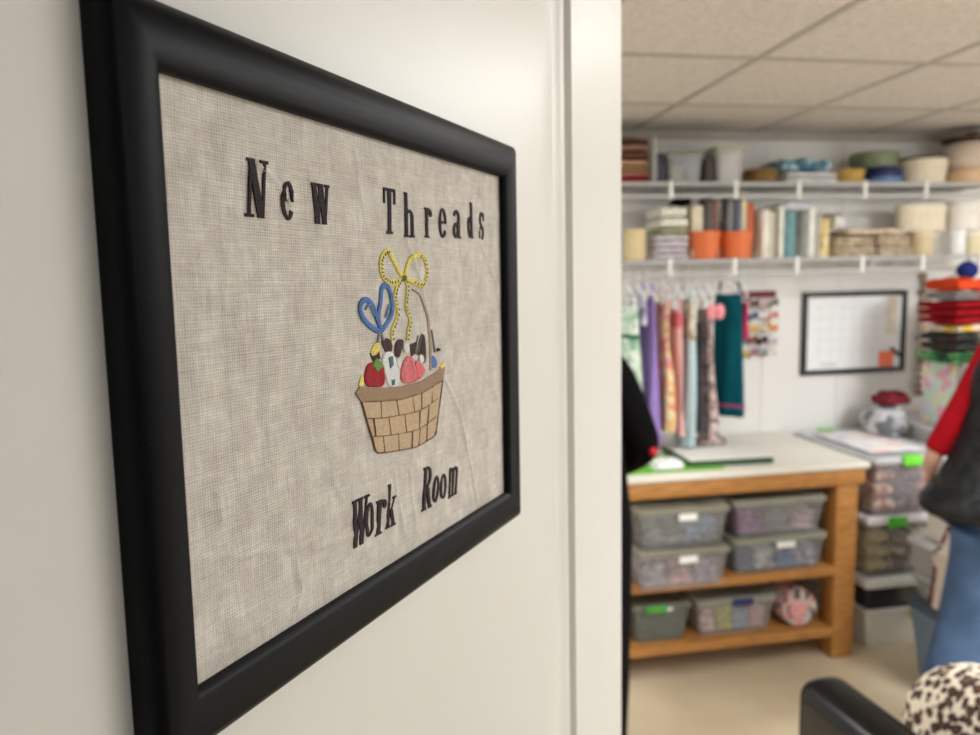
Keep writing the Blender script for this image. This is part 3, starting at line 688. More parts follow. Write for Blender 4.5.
def tapered(name, label, cat, x0, x1, y, z0, z1, mat, rim_mat=None, k=.82, group=None):
    r = (x1 - x0) / 2; cx = (x0 + x1) / 2; h = z1 - z0; t = thing(name, label, cat, (cx, y, z0), 0, group)
    bm = bmesh.new(); lathe(bm, [(r * k, 0), (r * .97, h - .012), (r * .93, h - .012), (r * (k - .05), .004)], n=36); to_obj('bucket_wall', bm, mat, t, 40)
    bm = bmesh.new(); lathe(bm, [(r * .99, h - .0118), (r, h - .006), (r * .99, h), (r * .92, h), (r * .92, h - .0118), (r * .95, h - .0118)], n=36); to_obj('rim', bm, rim_mat or mat, t, 40)
    return t
tapered('basket', 'small shallow tan basket left of the stacked round tins', 'basket', 2.165, 2.31, 3.14, Z1 + .001, 2.112, flat((196, 160, 90), .8, .15, 80, .4), k=.85)
cyl('round_tin', 'navy and light blue round tin under the olive tin on the upper shelf', 'tin', 2.335, 2.508, 3.15, Z1 + .001, 2.122, flat((92, 130, 178), .4), lidm=flat((26, 40, 92), .4), rimh=.6)
cyl('round_tin', 'olive green round tin on top of the navy tin', 'tin', 2.275, 2.490, 3.16, 2.1245, 2.194, flat((108, 118, 88), .45), lidm=flat((122, 132, 102), .45), rimh=.35)
CREAM = flat((226, 214, 190), .75, .06, 40, .2)
tapered('fabric_basket', 'cream cloth basket with a dark rim on the upper shelf', 'basket', 2.512, 2.742, 3.15, Z1 + .001, 2.171, CREAM, flat((72, 60, 54), .7), k=.86)
cyl('hat_box', 'flat tan round box under the big pot at the right end of the upper shelf', 'box', 2.765, 2.965, 3.14, Z1 + .001, 2.112, flat((222, 188, 148), .7))
t = thing('storage_pot', 'big cream round pot with a dark lid at the right end of the upper shelf', 'pot', (2.885, 3.14, 2.1135))
bm = bmesh.new(); lathe(bm, [(.10, 0), (.135, .03), (.14, .08), (.12, .12), (.07, .14)]); to_obj('pot_body', bm, flat((214, 196, 180), .6), t, 40)
bm = bmesh.new(); lathe(bm, [(.125, .1405), (.13, .148), (.12, .156), (.03, .166), (.025, .18), (.004, .182)]); to_obj('lid', bm, flat((86, 66, 58), .6), t, 40)

# lower shelf
q = Z2s + .001
cyl('ribbon_roll', 'cream roll standing at the left end of the lower shelf', 'roll', 1.135, 1.228, 3.10, q, 1.852, flat((226, 206, 160), .8), bulge=.03)
folded('folded_fabric', 'lavender white folded cloth under the green banded cloths on the lower shelf', 1.262, 1.412, 3.04, 3.27, q, 1.826, FC((216, 208, 214)), layers=4, seed=2)
folded('folded_fabric', 'sage green cloth in the middle of the white stack on the lower shelf', 1.285, 1.415, 3.05, 3.25, 1.829, 1.852, FC((176, 180, 140)), layers=1, seed=4)
folded('folded_fabric', 'cream folded cloth on top of the sage cloth on the lower shelf', 1.288, 1.412, 3.05, 3.25, 1.855, 1.95, FC((232, 230, 216)), layers=2, seed=5)
bm = bmesh.new(); box(bm, 1.365, 3.06, 1.951, 1.43, 3.16, 1.985, .01); solo('black_pouch', bm, BLACKCLOTH, 'small black pouch lying on the cream cloth under the upper shelf', 'pouch')
ORG = flat((222, 112, 58), .5, .05)
def contents(items):
    for nm, lab, cat, x, y, wd, dp, z0, z1, c in items:
        bm = bmesh.new(); box(bm, x - wd / 2, y - dp / 2, z0, x + wd / 2, y + dp / 2, z1, .003); solo(nm, bm, c if hasattr(c, 'name') else flat(c, .6, .12), lab, cat)
tapered('plastic_bucket', 'left orange plastic bucket on the lower shelf holding patterns', 'bucket', 1.425, 1.577, 3.09, q, 1.838, ORG)
tapered('plastic_bucket', 'right orange plastic bucket on the lower shelf holding grey books', 'bucket', 1.58, 1.732, 3.09, q, 1.836, ORG)
contents([('book', 'cream pattern book standing in the left orange bucket', 'book', 1.462, 3.09, .05, .05, q + .006, 1.95, (226, 214, 188)),
 ('book', 'dark grey book standing in the left orange bucket', 'book', 1.51, 3.09, .028, .08, q + .006, 1.985, (84, 76, 72)),
 ('book', 'brown book standing in the left orange bucket', 'book', 1.538, 3.09, .022, .07, q + .006, 1.975, (128, 82, 58)),
 ('book', 'grey book standing in the right orange bucket', 'book', 1.613, 3.09, .026, .07, q + .006, 1.99, (128, 126, 128)),
 ('book', 'slate blue book standing in the right orange bucket', 'book', 1.643, 3.09, .024, .09, q + .006, 2.0, (88, 96, 116)),
 ('book', 'cream book standing in the right orange bucket', 'book', 1.672, 3.09, .026, .08, q + .006, 2.005, (214, 204, 170)),
 ('book', 'first white pattern booklet right of the orange buckets', 'book', 1.775, 3.14, .036, .2, q, 1.93, (226, 220, 208)),
 ('book', 'cream pattern booklet among the white ones right of the orange buckets', 'book', 1.806, 3.14, .018, .2, q, 1.918, (214, 206, 184)),
 ('book', 'thin taupe booklet just right of the cream booklet', 'book', 1.828, 3.14, .012, .2, q, 1.925, (160, 148, 136)),
 ('book', 'last white booklet left of the teal roll', 'book', 1.85, 3.14, .022, .2, q, 1.95, (228, 226, 214)),
 ('book', 'white booklet leaning against the teal roll on its right', 'book', 2.0, 3.14, .03, .2, q, 1.935, (228, 226, 218)),
 ('book', 'grey booklet beside the yellow fabric roll', 'book', 2.028, 3.14, .016, .2, q, 1.92, (176, 172, 168))])
bm = bmesh.new(); lathe(bm, [(.026, 0), (.033, .004), (.033, .12), (.030, .127), (.004, .128)], 0, 0, 0)
o = solo('plastic_cup', bm, flat((196, 92, 46), .5), 'burnt orange cup standing in the right bucket behind the cream book', 'cup'); o.location = (1.712, 3.10, 1.8335); o.rotation_euler = (0, .0, 0)
t = thing('paper_stack', 'narrow stack of magenta papers behind the right orange bucket', 'paper', (1.748, 3.22, q)); B('paper_block', flat((150, 78, 104), .8), t, -.012, -.06, 0, .012, .06, .1)
cyl('fabric_roll', 'teal fabric roll standing on the lower shelf', 'roll', 1.882, 1.948, 3.10, q, 1.922, flat((118, 158, 164), .85, .2, 40))
folded('folded_fabric', 'pale lavender cloth lying across the top of the teal roll', 1.866, 1.985, 3.04, 3.2, 1.926, 1.965, FC((200, 200, 212)), layers=1, seed=6)
bm = bmesh.new(); lathe(bm, [(.036, 0), (.036, .17), (.03, .178), (.004, .178)], 2.08, 3.10, q, sy=1.1); solo('fabric_roll', bm, printed('yellow_print', [(226, 204, 140), (206, 176, 110), (232, 218, 180)], 40), 'yellow printed fabric roll on the lower shelf beside the folded florals', 'roll')
floral = printed('cream_floral', [(222, 206, 178), (206, 186, 164), (228, 214, 190), (196, 160, 140), (178, 170, 140)], 55)
for i, (x0, x1, z0, z1, nm) in enumerate([(2.13, 2.33, q, 1.758, 'lower left'), (2.345, 2.53, q, 1.762, 'lower right'), (2.13, 2.32, 1.761, 1.805, 'middle left'), (2.335, 2.51, 1.765, 1.81, 'middle right'), (2.18, 2.48, 1.813, 1.845, 'topmost')]):
    folded('folded_fabric', nm + ' cream floral cloth of the pile on the lower shelf', x0, x1, 3.04, 3.27, z0, z1, floral, 'cream floral cloths on the lower shelf', layers=2 if i < 4 else 1, seed=i * 3)
folded('folded_fabric', 'crumpled white cloth on the left of the floral pile', 2.125, 2.175, 3.05, 3.2, 1.848, 1.905, FC((230, 228, 226)), layers=1, seed=12, sag=.5)
cyl('jar', 'cream lidded jar under the larger hat box on the lower shelf', 'jar', 2.565, 2.675, 3.12, q, 1.827, flat((216, 196, 156), .5), lidm=flat((226, 210, 176), .5), rimh=.2)
cyl('jar', 'clear grey jar between the cream jar and the white jar', 'jar', 2.682, 2.748, 3.16, q, 1.824, flat((190, 186, 178), .4), lidm=flat((220, 218, 212), .5), rimh=.2)
cyl('jar', 'white jar on the lower shelf under the gap between the hat boxes', 'jar', 2.755, 2.835, 3.10, q, 1.832, flat((238, 238, 236), .4), lidm=flat((240, 240, 240), .5), rimh=.2)
cyl('jar', 'yellowish jar at the far right of the lower shelf', 'jar', 2.85, 2.94, 3.12, q, 1.83, flat((226, 214, 178), .5), lidm=flat((238, 232, 210), .5), rimh=.2)
cyl('hat_box', 'wide cream hat box resting on the jars on the lower shelf', 'box', 2.50, 2.758, 3.14, 1.8285, 1.955, CREAM, lidm=flat((232, 222, 200), .7), rimh=.28, sy=.55)
cyl('hat_box', 'smaller white hat box right of the wide cream one', 'box', 2.772, 2.93, 3.14, 1.834, 1.968, flat((236, 232, 222), .7), lidm=flat((240, 236, 228), .7), rimh=.28)

# ------------------------------------------------------------------ hanging clothes
RAILZ = Z2s - .062
def hanger(label, x, y, rz, group='white clothes hangers on the rail', col=(238, 238, 238), w=.17):
    t = thing('clothes_hanger', label, 'clothes hanger', (x, 2.998, RAILZ + .0095), rz, group)
    bm = bmesh.new()
    hk = [(-.014 * math.sin(a), 0, .0115 - .014 + .014 * math.cos(a) - .0095 + .004) for a in [math.radians(v) for v in (-110, -70, -30, 0, 40, 90)]]
    hk = [(p[0], 0, p[2]) for p in hk]
    path = [(.013, 0, -.012), (.014, 0, -.004), (.008, 0, .005), (0, 0, .0085), (-.009, 0, .004), (-.012, 0, -.006), (-.004, 0, -.022), (0, 0, -.04), (0, 0, -.06)]
    tube(bm, [(0, p[0], p[2]) for p in path], .0022, 8); to_obj('hook', bm, CHROME if col == (190, 190, 190) else flat(col, .4), t, 40)
    bm = bmesh.new(); tube(bm, smoothpath([(0, -w / 2, -.115), (0, -w / 4, -.08), (0, 0, -.06), (0, w / 4, -.08), (0, w / 2, -.115)], 4), .0055, 8)
    tube(bm, [(0, -w / 2, -.115), (0, w / 2, -.115)], .004, 8); to_obj('hanger_bar', bm, flat(col, .4), t, 40)
    return t
def garment(name, label, cat, x, rz, zt, zb, wt, wb, th_, mat, seed=0, straps=True, trims=(), waist=None):
    """cloth hung from a hanger; local y is its width"""
    t = thing(name, label, cat, (x, 2.998, zb), rz); rnd = random.Random(seed); H = zt - zb
    ph = [rnd.uniform(0, 6.28) for _ in range(3)]
    def ring(f, n=44, grow=0.0):
        # f 0 bottom .. 1 top
        wdt = wb + (wt - wb) * f ** .8
        if waist and abs(f - waist) < .25: wdt *= 1 - .18 * (1 - abs(f - waist) / .25)
        d = th_ * (1.15 - .6 * f) * .5; amp = .35 * (1 - f) ** .7 * d + .002
        out = []
        for k in range(n):
            a = 2 * PI * k / n; c, s = math.cos(a), math.sin(a)
            yy = wdt / 2 * math.copysign(abs(c) ** .8, c); xx = d * math.copysign(abs(s) ** .7, s)
            rip = amp * math.sin(yy * 75 + ph[0] + f * 1.3) * (1 if s > 0 else -.7)
            g = 1 + grow
            out.append((xx * g + rip + amp * .6 * math.sin(f * 5 + ph[1]), yy * g, H * f))
        return out
    bm = bmesh.new(); m = 18
    rings = [ring(i / m) for i in range(m + 1)]
    loft(bm, rings); to_obj('garment_cloth', bm, mat, t, 60)
    if straps:
        for s in (-1, 1):
            bm = bmesh.new()
            tube(bm, smoothpath([(0, s * wt * .36, H - .012), (.004, s * wt * .36, H + .03), (0, s * wt * .3, H + .055)], 4), [.006] * 9, 8); to_obj('strap', bm, mat, t, 40)
    for f0, f1, m2, nm in trims:
        bm = bmesh.new(); loft(bm, [ring(f0, grow=.05), ring((f0 + f1) / 2, grow=.06), ring(f1, grow=.05)]); to_obj(nm, bm, m2, t, 60)
    return t
PR_G = printed('mint_floral_print', [(222, 234, 220), (176, 210, 184), (238, 242, 234), (140, 182, 152), (208, 224, 210)], 45)
PR_O = printed('orange_floral_print', [(240, 196, 120), (226, 140, 100), (244, 216, 160), (226, 150, 160), (238, 226, 190)], 50)
PR_F = printed('grey_pink_floral_print', [(190, 160, 156), (110, 96, 100), (212, 186, 180), (150, 130, 128), (226, 212, 206)], 60)
LAV = flat((158, 130, 198), .85, .08, 20, .2); PINKC = flat((236, 184, 184), .85, .1, 20, .2); ICE = flat((190, 212, 218), .85, .06, 20, .2)
TEAL = flat((8, 82, 96), .85, .08, 20, .2); TEALD = flat((24, 30, 52), .85, .1); MAG = flat((186, 58, 104), .8, .1); GREYC = flat((90, 88, 92), .9, .2)
PR_C = printed('cream_leaf_print', [(220, 214, 194), (170, 168, 140), (232, 228, 214), (150, 130, 110)], 60)
PR_L = printed('lilac_dot_print', [(196, 188, 212), (150, 140, 172), (216, 210, 226)], 60)
hg = [
 (1.158, .1, (240, 240, 240)), (1.11, .1, (238, 238, 238)), (1.200, .15, (238, 238, 238)), (1.270, .05, (238, 238, 238)), (1.329, .0, (238, 238, 238)), (1.383, .05, (238, 238, 238)), (1.470, .0, (238, 238, 238)), (1.578, .6, (238, 238, 238))]
nm = ['lilac dotted shirt', 'mint floral dress', 'lavender dress', 'orange floral apron', 'pink pinafore', 'pale blue dress', 'grey and pink floral dress', 'teal dress']
for (x, rz, c), n_ in zip(hg, nm): hanger('white plastic hanger holding the ' + n_, x, 0, rz, w=.15 if n_ != 'teal dress' else .12)
garment('child_shirt', 'lilac dotted child shirt hung between the mint and lavender dresses', 'shirt', 1.158, .1, 1.57, 1.44, .13, .14, .03, PR_L, 1, straps=False)
garment('hanging_dress', 'mint green floral child dress hung leftmost on the rail', 'dress', 1.11, .1, 1.52, 1.03, .17, .22, .06, PR_G, 2, trims=[(.72, .76, flat((60, 110, 84), .8), 'waistband')])
garment('hanging_dress', 'long plain lavender dress hung on the rail', 'dress', 1.200, .12, 1.56, .93, .12, .22, .042, LAV, 3)
garment('hanging_apron', 'orange and yellow floral apron hung on the rail', 'apron', 1.268, .03, 1.53, .98, .14, .24, .038, PR_O, 4, waist=.7)
garment('hanging_dress', 'pink pinafore hung close behind the orange apron', 'dress', 1.326, .0, 1.50, .96, .13, .21, .034, PINKC, 5, trims=[(.86, .98, flat((220, 120, 136), .8), 'yoke')])
garment('hanging_dress', 'long pale blue dress with a cream print bib on the rail', 'dress', 1.380, .0, 1.55, .905, .14, .17, .045, ICE, 6, trims=[(.72, .98, PR_C, 'bib')])
floral_dress = garment('hanging_dress', 'grey and pink floral dress hung left of the teal dress', 'dress', 1.470, .0, 1.50, .935, .13, .21, .038, PR_F, 7)
garment('hanging_dress', 'dark teal dress with a pink band near its hem', 'dress', 1.578, .6, 1.56, 1.02, .125, .155, .045, TEAL, 8, trims=[(.075, .105, flat((150, 84, 120), .8), 'hem_band')])
for s_ in (-1, 1):
    bm = bmesh.new(); bmesh.ops.create_uvsphere(bm, u_segments=16, v_segments=10, radius=1, matrix=Matrix.Translation((s_ * .018, -.095, .555)) @ Matrix.Diagonal((.022, .014, .034, 1)))
    to_obj('bow_loop', bm, flat((236, 152, 160), .8, .08), floral_dress, 60)
bm = bmesh.new(); bmesh.ops.create_uvsphere(bm, u_segments=12, v_segments=8, radius=.011, matrix=Matrix.Translation((0, -.105, .555))); to_obj('bow_knot', bm, flat((210, 118, 130), .8), floral_dress, 60)
garment('hanging_skirt', 'charcoal skirt hung between the pale blue and floral dresses', 'skirt', 1.428, .0, 1.44, .96, .12, .16, .025, GREYC, 9, straps=False)
hanger('white plastic hanger holding the charcoal skirt', 1.428, 0, 0, w=.12)
garment('child_shirt', 'magenta child shirt hung on the rail right behind the teal dress', 'shirt', 1.646, .0, 1.52, 1.36, .07, .08, .025, MAG, 10, straps=True)
hanger('white plastic hanger holding the magenta shirt', 1.646, 0, 0, w=.07)

# ------------------------------------------------------------------ maroon rack with small cloth bows on the wall
rk = thing('wall_rack', 'maroon wall rack hung with rows of small multicoloured cloth bows', 'rack', (1.885, YB - .012, 1.545))
B('rack_bar', flat((116, 24, 44), .6), rk, -.105, -.006, -.014, .105, .011, .018, bev=.004)
for k in range(4):
    bm = bmesh.new(); tube(bm, [(-.08 + .052 * k, -.008, -.01), (-.08 + .052 * k, -.008, -.30)], .0016, 6); to_obj('cord', bm, flat((190, 182, 170), .8), rk)
bowc = [((226, 220, 214), 'white'), ((96, 78, 66), 'brown'), ((206, 170, 176), 'pale pink'), ((110, 112, 84), 'olive'), ((150, 60, 86), 'plum'), ((70, 96, 124), 'blue'), ((230, 226, 222), 'cream white'), ((206, 136, 128), 'coral'), ((80, 72, 70), 'charcoal'), ((222, 184, 98), 'yellow'), ((214, 206, 186), 'ivory'), ((224, 150, 70), 'orange'), ((104, 104, 110), 'grey'), ((120, 60, 44), 'rust'), ((60, 44, 44), 'dark brown'), ((196, 186, 190), 'silver grey'), ((204, 190, 80), 'mustard'), ((176, 126, 140), 'mauve'), ((140, 142, 150), 'steel grey'), ((226, 214, 206), 'off white')]
proto = None
for i, (c, cn) in enumerate(bowc):
    r_, k = divmod(i, 4); x = 1.885 - .08 + .052 * k; z = 1.504 - .060 * r_
    bm = bmesh.new()
    for s in (-1, 1):
        rings = []
        for f, ry, rz_ in ((0, .006, .006), (.35, .009, .014), (.75, .010, .020), (1, .004, .014)):
            rings.append([(s * f * .030, ry * math.cos(a), rz_ * math.sin(a) + .004 * math.sin(i + k)) for a in [2 * PI * j / 12 for j in range(12)]])
        loft(bm, rings)
    o = solo('cloth_bow', bm, flat(c, .85, .15, 90), '%s cloth bow in the %s row of the maroon wall rack, %s' % (cn, ['top', 'second', 'third', 'fourth', 'bottom'][r_], ['at its left', 'left of centre', 'right of centre', 'at its right'][k]), 'bow', 'small cloth bows on the maroon rack', 60)
    o.location = (x, YB - .033, z); o.rotation_euler = (0, random.uniform(-.4, .4), random.uniform(-.2, .2))

# ------------------------------------------------------------------ whiteboard
wbx0, wbx1, wbz0, wbz1 = 2.137, 2.712, 1.137, 1.55
t = thing('whiteboard', 'black framed whiteboard calendar on the back wall above the table', 'whiteboard', ((wbx0 + wbx1) / 2, YB - .001, wbz0), 0)
W_, H_2 = (wbx1 - wbx0) / 2, wbz1 - wbz0
bm = bmesh.new()
for a in ((-W_, 0, W_, .024), (-W_, H_2 - .024, W_, H_2), (-W_, .0242, -W_ + .024, H_2 - .0242), (W_ - .024, .0242, W_, H_2 - .0242)): box(bm, a[0], -.022, a[1], a[2], 0, a[3], .003)
to_obj('frame', bm, flat((24, 24, 26), .45), t, 40)
bm = bmesh.new(); box(bm, -W_ + .02, -.012, .02, W_ - .02, -.002, H_2 - .02); to_obj('board_panel', bm, flat((238, 240, 242), .2, .02), t)
bm = bmesh.new()
for k in range(1, 7): box(bm, -W_ + .03 + k * .062, -.0126, .07, -W_ + .0312 + k * .062, -.0121, H_2 - .06)
for k in range(1, 6): box(bm, -W_ + .04, -.0126, .06 + k * .055, W_ - .13, -.0121, .0612 + k * .055)
for k in range(9): box(bm, -W_ + .10 + k * .011, -.0126, .036 + (k % 3) * .004, -W_ + .106 + k * .011, -.0121, .052 + (k % 2) * .01)
to_obj('calendar_lines', bm, flat((186, 190, 196), .5), t)
bm = bmesh.new(); box(bm, 2.602, YB - .0175, 1.33, 2.655, YB - .0135, 1.528, .0005); solo('paper_strip', bm, flat((234, 222, 204), .8), 'narrow cream paper pinned at the right side of the whiteboard', 'paper')
bm = bmesh.new(); box(bm, 2.568, YB - .018, 1.165, 2.648, YB - .0135, 1.243, .0005); solo('sticky_note', bm, flat((255, 130, 92), .7), 'orange sticky note at the lower right of the whiteboard', 'note')
bm = bmesh.new(); tube(bm, [(2.632, YB - .02, 1.26), (2.68, YB - .028, 1.215)], .007, 10); solo('marker_pen', bm, BLACKPL, 'black marker pen clipped beside the orange note on the whiteboard', 'pen')

# ------------------------------------------------------------------ work table
TX0, TX1, TY0, TY1, TZ = .24, 2.045, 2.655, 3.312, .86
wt = thing('work_table', 'wooden work table with a white top and two lower shelves', 'table', (TX0, TY0, 0))
LX = TX1 - TX0; LYt = TY1 - TY0
B('tabletop', flat((232, 228, 216), .35, .03), wt, 0, 0, TZ - .026, LX, LYt, TZ, bev=.005)
B('apron', WOOD, wt, .015, .012, TZ - .095, LX - .012, .05, TZ - .0265, bev=.003)
B('apron', WOOD, wt, .015, LYt - .05, TZ - .095, LX - .012, LYt - .012, TZ - .0265, bev=.003)
for x0 in (.03, LX - .135):
    for y0 in (.0505, LYt - .13): B('leg', WOOD, wt, x0, y0 - .03, 0, x0 + .098, y0 + .06, TZ - .0955 if y0 < .1 else TZ - .0955, bev=.003)
for z0, nm in ((.375, 'lower_shelf'), (.105, 'lower_shelf')):
    B(nm, WOOD, wt, .1285, .03, z0 + .022, LX - .1355, LYt - .06, z0 + .036, bev=.001)
    B('shelf_rail', WOOD, wt, .1285, .012, z0, LX - .1355, .0295, z0 + .038, bev=.002)
B('foot_block', flat((190, 140, 96), .6), wt, LX - .185, .2, 0, LX - .136, .26, .09, bev=.003)
S1, S2 = .375 + .0385, .105 + .0385
cA, cB_ = FC((150, 150, 158)), FC((196, 150, 160))
def pf(col, where):
    c = col[1]; return ('%s folded cloth seen through the %s' % (col[0], where), printed('print_' + col[0].replace(' ', '_'), [c, tuple(int(v * .7) for v in c), c, tuple(min(255, int(v * 1.2)) for v in c)], 38))
stk = lambda x: (x, .07, .0, .0)
g2 = 'clear storage bins on the table shelves'
bl = (.150, )
bin_('clear bin of grey cloth, lower of the left pair under the table', 1.005, 1.395, 2.585, 3.05, S1, S1 + .165, (190, 188, 190), .24, (172, 168, 150), .6, sticker=(.01, .075, .125, .028), group=g2,
     cols=[pf(('grey', (178, 172, 180)), 'lower left bin under the table'), pf(('dusty pink', (214, 168, 178)), 'lower left bin under the table'), pf(('mauve', (190, 176, 196)), 'lower left bin under the table')])
bin_('clear bin of grey cloth, upper of the left pair under the table', 1.01, 1.397, 2.60, 3.06, S1 + .166, S1 + .327, (190, 190, 186), .24, (172, 168, 150), .6, sticker=(.01, .075, .125, .028), group=g2,
     cols=[pf(('slate', (130, 138, 146)), 'upper left bin under the table'), pf(('blue grey', (126, 150, 186)), 'upper left bin under the table')])
bin_('clear bin of blue and white cloth, lower of the right pair under the table', 1.440, 1.868, 2.66, 3.10, S1, S1 + .156, (196, 200, 204), .2, (188, 188, 170), .6, sticker=(.02, .08, .12, .026), group=g2,
     cols=[pf(('navy', (56, 84, 150)), 'lower right bin under the table'), pf(('white dotted', (236, 236, 242)), 'lower right bin under the table'), pf(('denim blue', (76, 110, 180)), 'lower right bin under the table'), pf(('pale lilac', (196, 192, 212)), 'lower right bin under the table')])
bin_('clear bin of purple cloth, upper of the right pair under the table', 1.445, 1.86, 2.66, 3.10, S1 + .157, S1 + .315, (200, 200, 204), .2, (188, 188, 170), .6, group=g2,
     cols=[pf(('purple', (158, 90, 160)), 'upper right bin under the table'), pf(('grey', (136, 132, 138)), 'upper right bin under the table'), pf(('blush', (232, 190, 196)), 'upper right bin under the table')])
bin_('smoky bin with a green latch on the bottom shelf of the table', 1.02, 1.282, 2.69, 3.05, S2, S2 + .17, (150, 156, 148), .35, (150, 150, 140), .6, latch=(76, 160, 60), sticker=(.01, .06, .150, .022), group=g2, lx=-.03,
     cols=[pf(('moss green', (84, 96, 80)), 'bin with the green latch')])
bin_('clear bin of pastel cloth with a navy latch on the bottom shelf', 1.30, 1.662, 2.69, 3.05, S2, S2 + .165, (216, 212, 210), .2, (186, 190, 176), .6, latch=(34, 44, 108), group=g2, lx=.02,
     cols=[pf(('blush pink', (222, 190, 190)), 'bin with the navy latch'), ('yellow green cloth seen through the bin with the navy latch', FC((206, 210, 110))), ('sky blue cloth seen through the bin with the navy latch', FC((160, 186, 220))), ('rose cloth seen through the bin with the navy latch', FC((226, 180, 190)))])
t = thing('cloth_roll', 'round roll of printed cloth at the right end of the bottom shelf', 'roll', (1.775, 2.70, S2 + .083))
bm = bmesh.new(); rings = [[(r * math.cos(a), y, r * math.sin(a)) for a in [2 * PI * k / 28 for k in range(28)]] for r, y in ((.05, 0), (.078, .004), (.082, .02), (.082, .26), (.07, .28))]; loft(bm, rings)
to_obj('outer_cloth', bm, printed('roll_print', [(216, 206, 198), (100, 84, 78), (226, 166, 166), (190, 184, 176)], 40), t, 50)
bm = bmesh.new(); rings = [[(-.012 + r * math.cos(a), y, r * math.sin(a)) for a in [2 * PI * k / 20 for k in range(20)]] for r, y in ((.03, -.006), (.042, -.003), (.042, .002))]; loft(bm, rings); to_obj('inner_cloth', bm, flat((230, 168, 168), .85, .15), t, 50)

# on the table
bm = bmesh.new(); box(bm, 1.0, 2.70, TZ + .0005, 1.42, 2.98, TZ + .004, .001); solo('cutting_mat', bm, flat((118, 190, 62), .5, .08), 'bright green cutting mat at the left of the table', 'cutting mat')
t = thing('fabric_bolt', 'flat white bolt with a dark green underside lying on the table', 'fabric', (1.47, 2.92, TZ + .0005), -.04)
B('bolt_board', flat((52, 84, 56), .6), t, -.17, -.18, 0, .19, .16, .022, bev=.003)
B('bolt_cloth', flat((236, 234, 228), .7, .03), t, -.172, -.17, .0225, .185, .16, .033, bev=.004)
folded('folded_fabric', 'small white cloth at the left front of the table near the green mat', 1.13, 1.245, 2.70, 2.80, TZ + .0045, TZ + .045, FC((240, 240, 238)), layers=1, seed=21)
for a, b, c, d, e, f, m, lab in [(1.44, 1.57, 2.97, 3.08, .0335, .06, PR_F, 'crumpled floral cloth under the hanging floral dress on the table'),]:
    folded('folded_fabric', lab, a, b, c, d, TZ + e, TZ + f, m, layers=1, seed=33, sag=.5)

# ------------------------------------------------------------------ stack of bins at the right of the table
def stack(label, x0, x1, y0, y1, z0, z1, **k): return bin_(label, x0, x1, y0, y1, z0, z1, **k)
gS = 'bins stacked right of the table'
stack('white bin at the bottom of the stack beside the table', 2.10, 2.47, 2.71, 3.25, 0.0005, .175, tint=(246, 244, 238), alpha=.97, lid=(240, 238, 230), lid_alpha=1.0, lidh=.03, latch=(176, 196, 84), lx=.06, group=gS)
stack('black bin with a white lid, second from the floor beside the table', 2.085, 2.48, 2.70, 3.26, .176, .325, tint=(44, 46, 56), alpha=.85, lid=(246, 247, 248), lid_alpha=1.0, lidh=.045, latch=(60, 130, 160), lx=.15, group=gS)
stack('clear bin of brown and grey cloth in the middle of the stack beside the table', 2.08, 2.47, 2.70, 3.26, .326, .60, tint=(206, 204, 200), alpha=.14, lid=(240, 236, 244), lid_alpha=.95, lidh=.035, latch=(78, 190, 50), lx=-.06, group=gS,
      cols=[('olive cloth seen through the middle bin of the stack', FC((214, 200, 150))), ('grey brown cloth seen through the middle bin of the stack', printed('brown_mix_print', [(130, 112, 104), (200, 186, 170), (100, 86, 84), (170, 150, 130)], 40)), ('sand cloth seen through the middle bin of the stack', printed('sand_mix_print', [(206, 190, 166), (150, 130, 120), (226, 214, 200), (120, 130, 150)], 40))])
stack('large clear bin of dark and pink cloth, topmost of the stack beside the table', 2.085, 2.49, 2.68, 3.28, .603, .862, tint=(206, 200, 202), alpha=.2, lid=(222, 222, 226), lid_alpha=.8, lidh=.025, latch=(110, 214, 50), lx=-.03, top_plate=True, latch_side='ends', group=gS,
      cols=[('rust and cream cloth seen through the topmost bin of the stack', printed('rust_cream_print', [(196, 120, 100), (226, 210, 180), (150, 70, 66), (206, 150, 130)], 30)), ('dark plum cloth seen through the topmost bin of the stack', printed('plum_print', [(90, 66, 84), (60, 50, 66), (150, 130, 140)], 30)), ('pink cloth seen through the topmost bin of the stack', FC((216, 150, 150)))])
bm = bmesh.new(); box(bm, 2.14, 2.78, .8625, 2.40, 3.2, .866, .0005); solo('paper_sheet', bm, printed('pastel_paper', [(240, 236, 234), (240, 214, 208), (226, 230, 240), (244, 240, 236)], 14, .6), 'large pastel printed sheet lying on the topmost stacked bin', 'paper')
t = thing('plastic_bag', 'crumpled clear bag of grey cloth at the back of the stacked bins', 'bag', (2.45, 3.10, .8668))
bm = bmesh.new(); bmesh.ops.create_icosphere(bm, subdivisions=4, radius=1, matrix=Matrix.Translation((0, 0, .06)) @ Matrix.Diagonal((.085, .12, .085, 1)))
for v in bm.verts:
    nn = mnoise.noise(v.co * 22) * .014; v.co += v.co.normalized() * nn; v.co.z = max(0, v.co.z)
to_obj('bag_film', bm, printed('crumpled_grey_bag', [(150, 150, 154), (206, 206, 208), (104, 106, 112), (176, 176, 178)], 22, .35), t, 60)
folded('folded_fabric', 'maroon cloth lying on top of the grey bag', 2.41, 2.54, 3.03, 3.15, 1.012, 1.065, FC((118, 40, 50)), layers=1, seed=41, sag=.6)
bm = bmesh.new(); lathe(bm, [(.018, 0), (.022, .004), (.022, .05), (.012, .06), (.004, .06)], 2.56, 3.20, .9355); 
o = solo('thread_spool', bm, flat((44, 56, 84), .7), 'navy thread spool beside the maroon cloth', 'spool')
